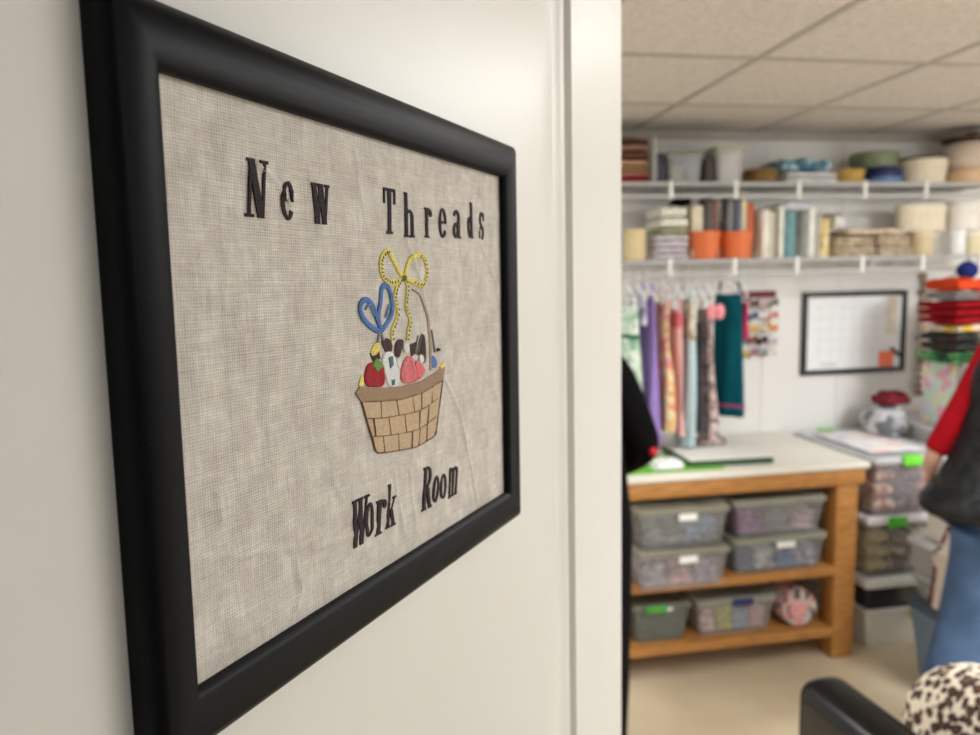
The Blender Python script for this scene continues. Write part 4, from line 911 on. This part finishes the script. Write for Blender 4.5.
# second stack, mostly behind the person
for i, (z0, z1, c, nm) in enumerate([(.0005, .31, (150, 160, 176), 'bottom'), (.311, .62, (190, 190, 196), 'middle'), (.621, .935, (206, 204, 200), 'top')]):
    stack(nm + ' grey tub of the stack under the floral box', 2.53, 2.95, 2.70, 3.25, z0, z1, tint=c, alpha=.8, lid=(220, 220, 220), lid_alpha=.9, group='grey tubs under the floral box')
fb = thing('gift_box', 'tall pink floral printed box standing behind the person in the black vest', 'box', (2.71, 2.86, .936))
B('box_walls', printed('pastel_floral_box', [(238, 226, 230), (232, 170, 186), (206, 226, 208), (240, 220, 168), (214, 214, 236)], 26, .6), fb, -.14, -.12, 0, .16, .14, .30, bev=.004)
B('box_side', flat((176, 172, 172), .6), fb, -.158, -.118, 0, -.141, -.07, .30, bev=.003)
fz = 1.237; before_pile = set(SC.objects)
folded('folded_fabric', 'green leafy cloth spread on top of the floral box', 2.46, 2.84, 2.75, 2.99, fz, fz + .05, printed('green_leaf_print', [(30, 92, 50), (66, 136, 76), (16, 60, 34), (110, 160, 100)], 30), layers=2, seed=51, sag=.3)
folded('folded_fabric', 'black and dark brown cloth on the green leafy cloth', 2.475, 2.60, 2.76, 2.98, fz + .052, fz + .135, printed('dark_cloth', [(26, 22, 24), (60, 34, 30), (20, 40, 32)], 25), layers=2, seed=52, sag=.3)
folded('folded_fabric', 'white cloth with a yellow edge beside the black cloth in the pile', 2.605, 2.80, 2.76, 2.98, fz + .052, fz + .13, printed('white_yellow', [(224, 218, 208), (226, 220, 212), (232, 196, 60)], 16), layers=2, seed=53, sag=.3)
folded('folded_fabric', 'cream cloth under the dark red cloth in the pile', 2.48, 2.82, 2.76, 2.98, fz + .137, fz + .17, printed('cream_yellow', [(214, 196, 176), (224, 208, 190), (214, 176, 60)], 20), layers=1, seed=54, sag=.3)
folded('folded_fabric', 'thick dark red cloth in the middle of the pile on the floral box', 2.455, 2.82, 2.75, 2.98, fz + .172, fz + .275, flat((138, 14, 24), .85, .2, 20), layers=3, seed=55, sag=.25)
folded('folded_fabric', 'grey cloth above the dark red cloth in the pile', 2.465, 2.62, 2.77, 2.97, fz + .277, fz + .315, FC((140, 136, 134)), layers=2, seed=56, sag=.3)
folded('folded_fabric', 'orange red cloth topmost at the left of the pile', 2.48, 2.61, 2.77, 2.97, fz + .317, fz + .37, flat((206, 70, 34), .85, .15, 20), layers=1, seed=57, sag=.3)
def yarn(label, x, y, z, r, c):
    bm = bmesh.new(); bmesh.ops.create_uvsphere(bm, u_segments=28, v_segments=20, radius=r)
    for v in bm.verts: v.co *= 1 + .05 * math.sin(18 * math.atan2(v.co.y, v.co.x) + v.co.z * 90)
    bmesh.ops.scale(bm, vec=(1, 1, .96), verts=bm.verts[:]); o = solo('yarn_ball', bm, flat(c, .95, .2, 120, .5), label, 'yarn', 'yarn balls on the fabric pile', 60); o.location = (x, y, z); return o
yarn('bright pink yarn ball behind the coral one in the pile', 2.715, 2.90, fz + .325, .045, (226, 70, 110))
yarn('coral pink yarn ball at the front of the pile', 2.635, 2.80, fz + .322, .042, (232, 66, 84))
yarn('navy blue yarn ball topmost of the pile on the floral box', 2.625, 2.89, fz + .405, .042, (38, 50, 116))
yarn('hot pink yarn ball at the right of the pile', 2.735, 2.80, fz + .322, .042, (236, 92, 130))
for o in SC.objects:
    if o not in before_pile: o.location.x += .045
# garland of beads by the wall corner
t = thing('bead_garland', 'long garland of wooden beads hanging on the wall right of the whiteboard', 'garland', (2.80, YB - .02, 1.0))
bm = bmesh.new(); tube(bm, [(0, .012, .0), (0, .012, .66)], .0015, 6); to_obj('string', bm, flat((160, 140, 120), .8), t)
bm = bmesh.new()
for k in range(16): bmesh.ops.create_uvsphere(bm, u_segments=12, v_segments=8, radius=.019, matrix=Matrix.Translation((.004 * (-1) ** k, -.002, .02 + .04 * k)))
to_obj('beads', bm, printed('bead_tones', [(196, 176, 156), (150, 122, 100), (216, 204, 190)], 18), t, 60)

# column of bins nearer the camera, seen from its left side
gR = 'bins stacked behind the person in jeans'
stack('blue grey tub on the floor behind the person in jeans', 2.15, 2.50, 2.20, 2.55, .0005, .32, tint=(128, 150, 172), alpha=.92, lid=(84, 100, 118), lid_alpha=.95, taper=.03, lidh=.04, group=gR)
stack('shallow clear bin of yellow and green cloth on the blue grey tub', 2.16, 2.50, 2.20, 2.55, .321, .43, tint=(186, 200, 200), alpha=.4, lid=(206, 214, 214), lid_alpha=.7, group=gR,
      cols=[('yellow cloth seen through the shallow bin', FC((220, 200, 110))), ('sea green cloth seen through the shallow bin', FC((130, 170, 160)))])
stack('clear bin of red and white cloth topmost on the blue grey tub', 2.14, 2.51, 2.19, 2.56, .431, .575, tint=(204, 208, 210), alpha=.4, lid=(226, 230, 232), lid_alpha=.8, group=gR,
      cols=[('white cloth seen through the bin behind the jeans', FC((222, 214, 212))), ('dark red cloth seen through the bin behind the jeans', FC((140, 40, 54)))])
t = thing('paper_bag', 'tall white paper bag standing on the clear bin behind the person', 'bag', (2.30, 2.44, .5762)); 
bm = bmesh.new(); loft(bm, [[(x, y, z) for x, y in rrect(-.10 - g, -.075, .10 + g, .075, .006, 2)] for g, z in ((0, 0), (.004, .12), (0, .24), (-.002, .26))]); to_obj('bag_paper', bm, flat((226, 222, 212), .8, .05), t, 40)
t = thing('striped_scarf', 'cream scarf with dark red dashed stripes hanging over the paper bag', 'scarf', (2.183, 2.34, .576))
def strip_bm(u0, u1):
    bm = bmesh.new(); path = [(-.0745, -.22), (-.068, -.10), (-.066, -.01), (-.046, .02), (-.008, .10), (-.006, .2), (.0, .262), (.04, .27), (.1, .272)]
    P = smoothpath([(a, 0, b) for a, b in path], 4); rows = []
    for i, p in enumerate(P):
        d = (P[min(i + 1, len(P) - 1)] - P[max(0, i - 1)]).normalized(); n = Vector((-d.z, 0, d.x)); wv = .003 * math.sin(i)
        rows.append([(p.x + n.x * .0, u0 + wv, p.z), (p.x, u1 + wv, p.z), (p.x + n.x * .004, u1 + wv, p.z + n.z * .004), (p.x + n.x * .004, u0 + wv, p.z + n.z * .004)])
    loft(bm, rows); return bm
CS = flat((222, 208, 196), .85, .05); DS = printed('dashed_stripe', [(70, 22, 30), (220, 206, 196), (120, 34, 44)], 70)
for i, (a, b, m, n_) in enumerate([(-.075, -.055, DS, 'dark_stripe'), (-.0548, .015, CS, 'cream_field'), (.0152, .035, DS, 'dark_stripe')]): to_obj(n_, strip_bm(a, b), m, t, 50)

# ------------------------------------------------------------------ leather chair and leopard cushion in the foreground
LEA = leather_mat()
ch = thing('office_chair', 'black padded leather office chair in the lower right foreground', 'chair', (1.085, .955, 0), .08)
# local +x is where the chair faces
bm = bmesh.new()
def pad(bm, c, hx, hy, hz, p=.35, n=28, m=16):
    rings = []
    for j in range(m + 1):
        a = -PI / 2 + PI * j / m; zz = math.copysign(abs(math.sin(a)) ** p, math.sin(a)); rr_ = abs(math.cos(a)) ** p + 1e-3
        rings.append([(c[0] + hx * rr_ * math.copysign(abs(math.cos(2 * PI * i / n)) ** p, math.cos(2 * PI * i / n)), c[1] + hy * rr_ * math.copysign(abs(math.sin(2 * PI * i / n)) ** p, math.sin(2 * PI * i / n)), c[2] + hz * zz) for i in range(n)])
    loft(bm, rings)
box(bm, -.344, -.235, .50, -.246, .20, .930, .038, 6); to_obj('backrest', bm, LEA, ch, 60)
for xx in (-.3445, -.2455):
    bm = bmesh.new(); tube(bm, [(xx + (.008 if xx < -.3 else -.008), y, z) for y, z in ((-.208, .53), (-.208, .905), (.173, .905), (.173, .53), (-.208, .53))], .0035, 8); to_obj('piping', bm, LEA, ch, 60)
bm = bmesh.new(); pad(bm, (0, 0, .455), .23, .235, .045, .4); to_obj('seat', bm, LEA, ch, 60)
bm = bmesh.new(); tube(bm, smoothpath([(-.05, 0, .405), (-.24, 0, .40), (-.362, 0, .44), (-.361, 0, .60)], 5), .016, 10); to_obj('back_support', bm, BLACKPL, ch, 40)
bm = bmesh.new(); tube(bm, [(0, 0, .09), (0, 0, .412)], .028, 16); to_obj('column', bm, CHROME, ch, 40)
for k in range(5):
    a = 2 * PI * k / 5 + .3; bm = bmesh.new()
    tube(bm, [(.03 * math.cos(a), .03 * math.sin(a), .105), (.29 * math.cos(a), .29 * math.sin(a), .072)], [.022, .014], 8); leg = to_obj('leg', bm, BLACKPL, ch, 40)
    bm = bmesh.new(); cxx, cyy = .29 * math.cos(a), .29 * math.sin(a)
    for s in (-1, 1):
        ox, oy = -math.sin(a) * .014 * s, math.cos(a) * .014 * s
        bmesh.ops.create_cone(bm, cap_ends=True, segments=20, radius1=.03, radius2=.03, depth=.02, matrix=Matrix.Translation((cxx + ox, cyy + oy, .0305)) @ Matrix.Rotation(a, 4, 'Z') @ Matrix.Rotation(PI / 2, 4, 'X'))
    to_obj('caster', bm, BLACKPL, leg, 40)
bm = bmesh.new()
N1, N2 = 40, 28
rings = []
for j in range(N2 + 1):
    a = -PI / 2 + PI * j / N2
    ring = []
    for i in range(N1):
        b = 2 * PI * i / N1
        x = .125 * math.cos(a) ** .85 * math.cos(b) if math.cos(a) > 0 else 0; y = .19 * math.copysign(abs(math.sin(b)) ** .8, math.sin(b)) * (max(math.cos(a), 0) ** .7); z = .19 * math.copysign(abs(math.sin(a)) ** .9, math.sin(a))
        x = .125 * math.cos(b) * max(math.cos(a), 0) ** .8
        ring.append((x, y, z))
    rings.append(ring)
loft(bm, rings)
for v in bm.verts:
    n_ = mnoise.noise(v.co * 9); v.co *= 1 + .05 * n_
cu = solo('throw_cushion', bm, leopard_mat(), 'round plush leopard print cushion on the leather chair', 'cushion', None, 70); cu.location = (1.12, 1.06, .72); cu.rotation_euler = (0, -.10, .1)

# ------------------------------------------------------------------ people
SKIN = flat((206, 160, 134), .5, .05, 25); HAIR = flat((120, 104, 92), .6, .3, 60); JEANS = denim_mat(); REDC = flat((158, 12, 26), .85, .15, 25, .4); QUILT = quilt_mat()
def skinmesh(name, verts, edges, radii, mat, parent, levels=2, label=None):
    me = bpy.data.meshes.new(name + '_cage'); me.from_pydata([tuple(v) for v in verts], edges, []); o = bpy.data.objects.new(name + '_cage', me); COL.objects.link(o)
    o.modifiers.new('skin', 'SKIN')
    sv = me.skin_vertices[0].data
    for i, r in enumerate(radii): sv[i].radius = (r, r) if not isinstance(r, tuple) else r; sv[i].use_root = (i == 0)
    ss = o.modifiers.new('sub', 'SUBSURF'); ss.levels = levels; ss.render_levels = levels
    dg = bpy.context.evaluated_depsgraph_get(); dg.update(); ev = o.evaluated_get(dg)
    bm = bmesh.new(); bm.from_mesh(ev.to_mesh()); ev.to_mesh_clear(); bpy.data.objects.remove(o)
    r = to_obj(name, bm, mat, parent, 80)
    if label: r['label'] = label
    return r
def head_into(bm, c, yaw_):
    M = Matrix.Translation(c) @ Matrix.Rotation(yaw_, 4, 'Z')     # face looks along local -y
    bmesh.ops.create_uvsphere(bm, u_segments=28, v_segments=20, radius=1, matrix=M @ Matrix.Diagonal((.074, .092, .112, 1)))
    bmesh.ops.create_uvsphere(bm, u_segments=16, v_segments=12, radius=1, matrix=M @ Matrix.Translation((0, -.03, -.06)) @ Matrix.Diagonal((.055, .06, .055, 1)))
    bmesh.ops.create_uvsphere(bm, u_segments=10, v_segments=8, radius=1, matrix=M @ Matrix.Translation((0, -.094, -.012)) @ Matrix.Diagonal((.012, .02, .024, 1)))
    for s in (-1, 1): bmesh.ops.create_uvsphere(bm, u_segments=10, v_segments=8, radius=1, matrix=M @ Matrix.Translation((s * .074, .005, -.005)) @ Matrix.Diagonal((.01, .02, .03, 1)))
def face_parts(root, c, yaw_, hair, hairlen=.0):
    M = Matrix.Translation(c) @ Matrix.Rotation(yaw_, 4, 'Z')
    for s in (-1, 1):
        bm = bmesh.new(); bmesh.ops.create_uvsphere(bm, u_segments=12, v_segments=8, radius=.011, matrix=M @ Matrix.Translation((s * .03, -.083, .008))); to_obj('eye', bm, flat((60, 44, 36), .2), root, 60)
    bm = bmesh.new(); bmesh.ops.create_uvsphere(bm, u_segments=12, v_segments=8, radius=1, matrix=M @ Matrix.Translation((0, -.086, -.05)) @ Matrix.Diagonal((.024, .008, .006, 1))); to_obj('lips', bm, flat((176, 96, 92), .5), root, 60)
    bm = bmesh.new(); bmesh.ops.create_uvsphere(bm, u_segments=28, v_segments=20, radius=1, matrix=M @ Matrix.Translation((0, .014, .018)) @ Matrix.Diagonal((.085, .095, .112, 1)))
    bmesh.ops.create_uvsphere(bm, u_segments=20, v_segments=14, radius=1, matrix=M @ Matrix.Translation((0, .045, -.05)) @ Matrix.Diagonal((.078, .06, .11 + hairlen, 1)))
    to_obj('hair', bm, hair, root, 60)
def hand_nodes(V, E, Rd, wrist_i, wrist, d, up, side):
    """palm + five fingers as tapering chains; d = pointing direction, side = thumb side"""
    d = Vector(d).normalized(); side = Vector(side).normalized(); up = Vector(up).normalized(); wv = Vector(wrist)
    V.append(wv + d * .045); E.append((wrist_i, len(V) - 1)); Rd.append((.03, .018)); pi = len(V) - 1
    for k, (off, ln) in enumerate(((.028, .068), (.010, .078), (-.009, .072), (-.027, .056))):
        b = wv + d * .085 + side * off; V.append(b); E.append((pi, len(V) - 1)); Rd.append(.0105)
        V.append(b + d * ln * .5 + up * -.012); E.append((len(V) - 2, len(V) - 1)); Rd.append(.009)
        V.append(b + d * ln * .85 + up * -.034); E.append((len(V) - 2, len(V) - 1)); Rd.append(.0075)
    V.append(wv + d * .03 + side * .038); E.append((pi, len(V) - 1)); Rd.append(.011)
    V.append(wv + d * .065 + side * .055 + up * -.012); E.append((len(V) - 2, len(V) - 1)); Rd.append(.009)

# person in the red sleeves, black vest and jeans, seen from behind at the right edge
pr = thing('person', 'person in a red top, black quilted vest and blue jeans at the right edge', 'person', (1.95, 1.93, 0))
ox = Vector((1.95, 1.93, 0))
def rel(*p): return Vector(p) - ox
V = [rel(1.95, 1.93, .94), rel(1.99, 1.93, 1.12), rel(2.06, 1.93, 1.32), rel(2.10, 1.94, 1.44), rel(2.13, 1.97, 1.52), rel(2.14, 1.99, 1.60),
     rel(1.935, 1.94, .86), rel(1.88, 1.96, .48), rel(1.76, 1.96, .09), rel(2.05, 1.92, .86), rel(2.10, 1.95, .48), rel(2.12, 1.92, .09),
     rel(1.98, 2.00, 1.41), rel(1.885, 2.02, 1.21), rel(1.80, 2.05, 1.035), rel(2.24, 1.94, 1.41), rel(2.32, 1.92, 1.14), rel(2.30, 2.08, .98),
     rel(1.75, 2.07, .04), rel(2.12, 2.03, .04)]
E_ = [(0, 1), (1, 2), (2, 3), (3, 4), (4, 5), (0, 6), (6, 7), (7, 8), (8, 18), (0, 9), (9, 10), (10, 11), (11, 19), (3, 12), (12, 13), (13, 14), (3, 15), (15, 16), (16, 17)]
Rd = [.12, .11, .11, .085, .055, .055, .09, .065, .045, .095, .065, .045, .045, .036, .026, .05, .042, .026, .035, .035]
hand_nodes(V, E_, Rd, 14, V[14], (.35, .5, -.75), (-.4, .2, 0), (.5, .5, .3)); hand_nodes(V, E_, Rd, 17, V[17], (-.4, .8, -.3), (0, 0, 1), (-.8, -.4, 0))
body = skinmesh('body', V, E_, Rd, SKIN, pr)
hc = rel(2.14, 2.005, 1.665)
bm = bmesh.new(); bm.from_mesh(body.data); head_into(bm, hc, PI + .25); body.data.materials.clear(); me = bpy.data.meshes.new('body'); bm.to_mesh(me); bm.free(); me.materials.append(SKIN); body.data = me
for p in me.polygons: p.use_smooth = True
face_parts(pr, hc, PI + .25, HAIR)
for idx, nm_ in (((3, 12, 13, 14), 'sleeve'), ((3, 15, 16, 17), 'sleeve')):
    vs = [V[i].copy() for i in idx]; vs[-1] = vs[-1] * .93 + vs[-2] * .07
    vs = [vs[0], vs[1], vs[1].lerp(vs[2], .5), vs[2], vs[2].lerp(vs[3], .5), vs[3]]
    skinmesh(nm_, vs, [(i, i + 1) for i in range(5)], [.058, .056, .052, .048, .045, .041], REDC, pr)
jv = [rel(1.97, 1.93, .93), rel(1.935, 1.94, .84), rel(1.915, 1.95, .66), rel(1.88, 1.96, .48), rel(1.82, 1.96, .27), rel(1.76, 1.96, .07), rel(2.06, 1.92, .84), rel(2.10, 1.95, .48), rel(2.12, 1.92, .07)]
skinmesh('jeans', jv, [(0, 1), (1, 2), (2, 3), (3, 4), (4, 5), (0, 6), (6, 7), (7, 8)], [.145, .112, .104, .092, .084, .08, .112, .092, .08], JEANS, pr)
# vest: quilted rings
bm = bmesh.new(); rings = []
VP = [(.885, 1.925, .21, .16), (.90, 1.925, .220, .17), (.93, 1.93, .218, .17), (1.0, 1.98, .208, .15), (1.08, 2.01, .202, .14), (1.16, 2.035, .20, .14), (1.24, 2.055, .20, .13), (1.32, 2.055, .20, .12), (1.40, 2.085, .18, .11), (1.46, 2.10, .13, .10), (1.49, 2.115, .08, .08)]
m_ = 44; zs = [VP[0][0] + (VP[-1][0] - VP[0][0]) * i / m_ for i in range(m_ + 1)]
for z in zs:
    for a, b in zip(VP, VP[1:]):
        if a[0] <= z <= b[0] + 1e-6: f = (z - a[0]) / (b[0] - a[0]); q = [a[i] + (b[i] - a[i]) * f for i in range(4)]; break
    puff = 1 + .022 * abs(math.sin((z - .885) * PI / .085))
    rings.append([(q[1] - ox.x + q[2] * puff * math.copysign(abs(math.cos(t_)) ** .85, math.cos(t_)), 1.93 - ox.y + q[3] * puff * math.sin(t_), z) for t_ in [2 * PI * k / 48 for k in range(48)]])
loft(bm, rings); to_obj('vest', bm, QUILT, pr, 70)
for i in (18, 19):
    c = V[i]; bm = bmesh.new(); pad(bm, (c.x, c.y - .05, .045), .05, .13, .044, .6); to_obj('shoe', bm, flat((60, 58, 62), .6), pr, 60)

# person in black half hidden behind the open door
pb = thing('person', 'person in black clothes half hidden behind the open white door', 'person', (.60, 2.2, 0)); ox = Vector((.60, 2.2, 0))
V = [rel(.60, 2.2, .94), rel(.60, 2.2, 1.12), rel(.60, 2.2, 1.30), rel(.60, 2.2, 1.40), rel(.60, 2.2, 1.48), rel(.60, 2.19, 1.56),
     rel(.50, 2.2, .86), rel(.49, 2.19, .48), rel(.48, 2.2, .09), rel(.70, 2.2, .86), rel(.71, 2.19, .48), rel(.72, 2.2, .09),
     rel(.755, 2.2, 1.36), rel(.885, 2.22, 1.08), rel(.80, 2.38, .98), rel(.45, 2.2, 1.36), rel(.36, 2.2, 1.10), rel(.42, 2.38, .98), rel(.48, 2.31, .04), rel(.72, 2.31, .04)]
Rd = [.13, .12, .13, .095, .05, .05, .09, .062, .042, .09, .062, .042, .05, .04, .026, .05, .04, .026, .035, .035]
E_ = [(0, 1), (1, 2), (2, 3), (3, 4), (4, 5), (0, 6), (6, 7), (7, 8), (8, 18), (0, 9), (9, 10), (10, 11), (11, 19), (3, 12), (12, 13), (13, 14), (3, 15), (15, 16), (16, 17)]
hand_nodes(V, E_, Rd, 14, V[14], (-.4, .9, 0), (0, 0, 1), (-.9, -.4, 0)); hand_nodes(V, E_, Rd, 17, V[17], (.4, .9, 0), (0, 0, 1), (.9, -.4, 0))
body = skinmesh('body', V, E_, Rd, SKIN, pb); hc = rel(.60, 2.205, 1.62)
bm = bmesh.new(); bm.from_mesh(body.data); head_into(bm, hc, PI); me = bpy.data.meshes.new('body'); bm.to_mesh(me); bm.free(); me.materials.append(SKIN); body.data = me
for p in me.polygons: p.use_smooth = True
face_parts(pb, hc, PI, flat((44, 34, 30), .85, .3, 60))
for idx in ((3, 12, 13, 14), (3, 15, 16, 17)):
    vs = [V[i].copy() for i in idx]; vs = [vs[0], vs[1], vs[1].lerp(vs[2], .5), vs[2], vs[2].lerp(vs[3], .5), vs[3]]
    sl = skinmesh('sleeve', vs, [(i, i + 1) for i in range(5)], [.075, .075, .07, .065, .055, .045], BLACKCLOTH, pb)
bm = bmesh.new(); bmesh.ops.create_uvsphere(bm, u_segments=14, v_segments=10, radius=.014, matrix=Matrix.Translation(rel(.885, 2.155, 1.09))); b_ = to_obj('red_button', bm, flat((200, 24, 40), .5), pb, 60); b_['label'] = 'small red button on the black sleeve'
bm = bmesh.new()
lathe(bm, [(.205, .06), (.215, .3), (.222, .6), (.225, .85), (.21, 1.0), (.19, 1.15), (.19, 1.28), (.16, 1.38), (.09, 1.44), (.06, 1.47)], n=40, sy=.72); to_obj('long_coat', bm, BLACKCLOTH, pb, 60)
for i in (18, 19):
    c = V[i]; bm = bmesh.new(); pad(bm, (c.x, c.y - .05, .045), .045, .12, .044, .6); to_obj('shoe', bm, BLACKPL, pb, 60)
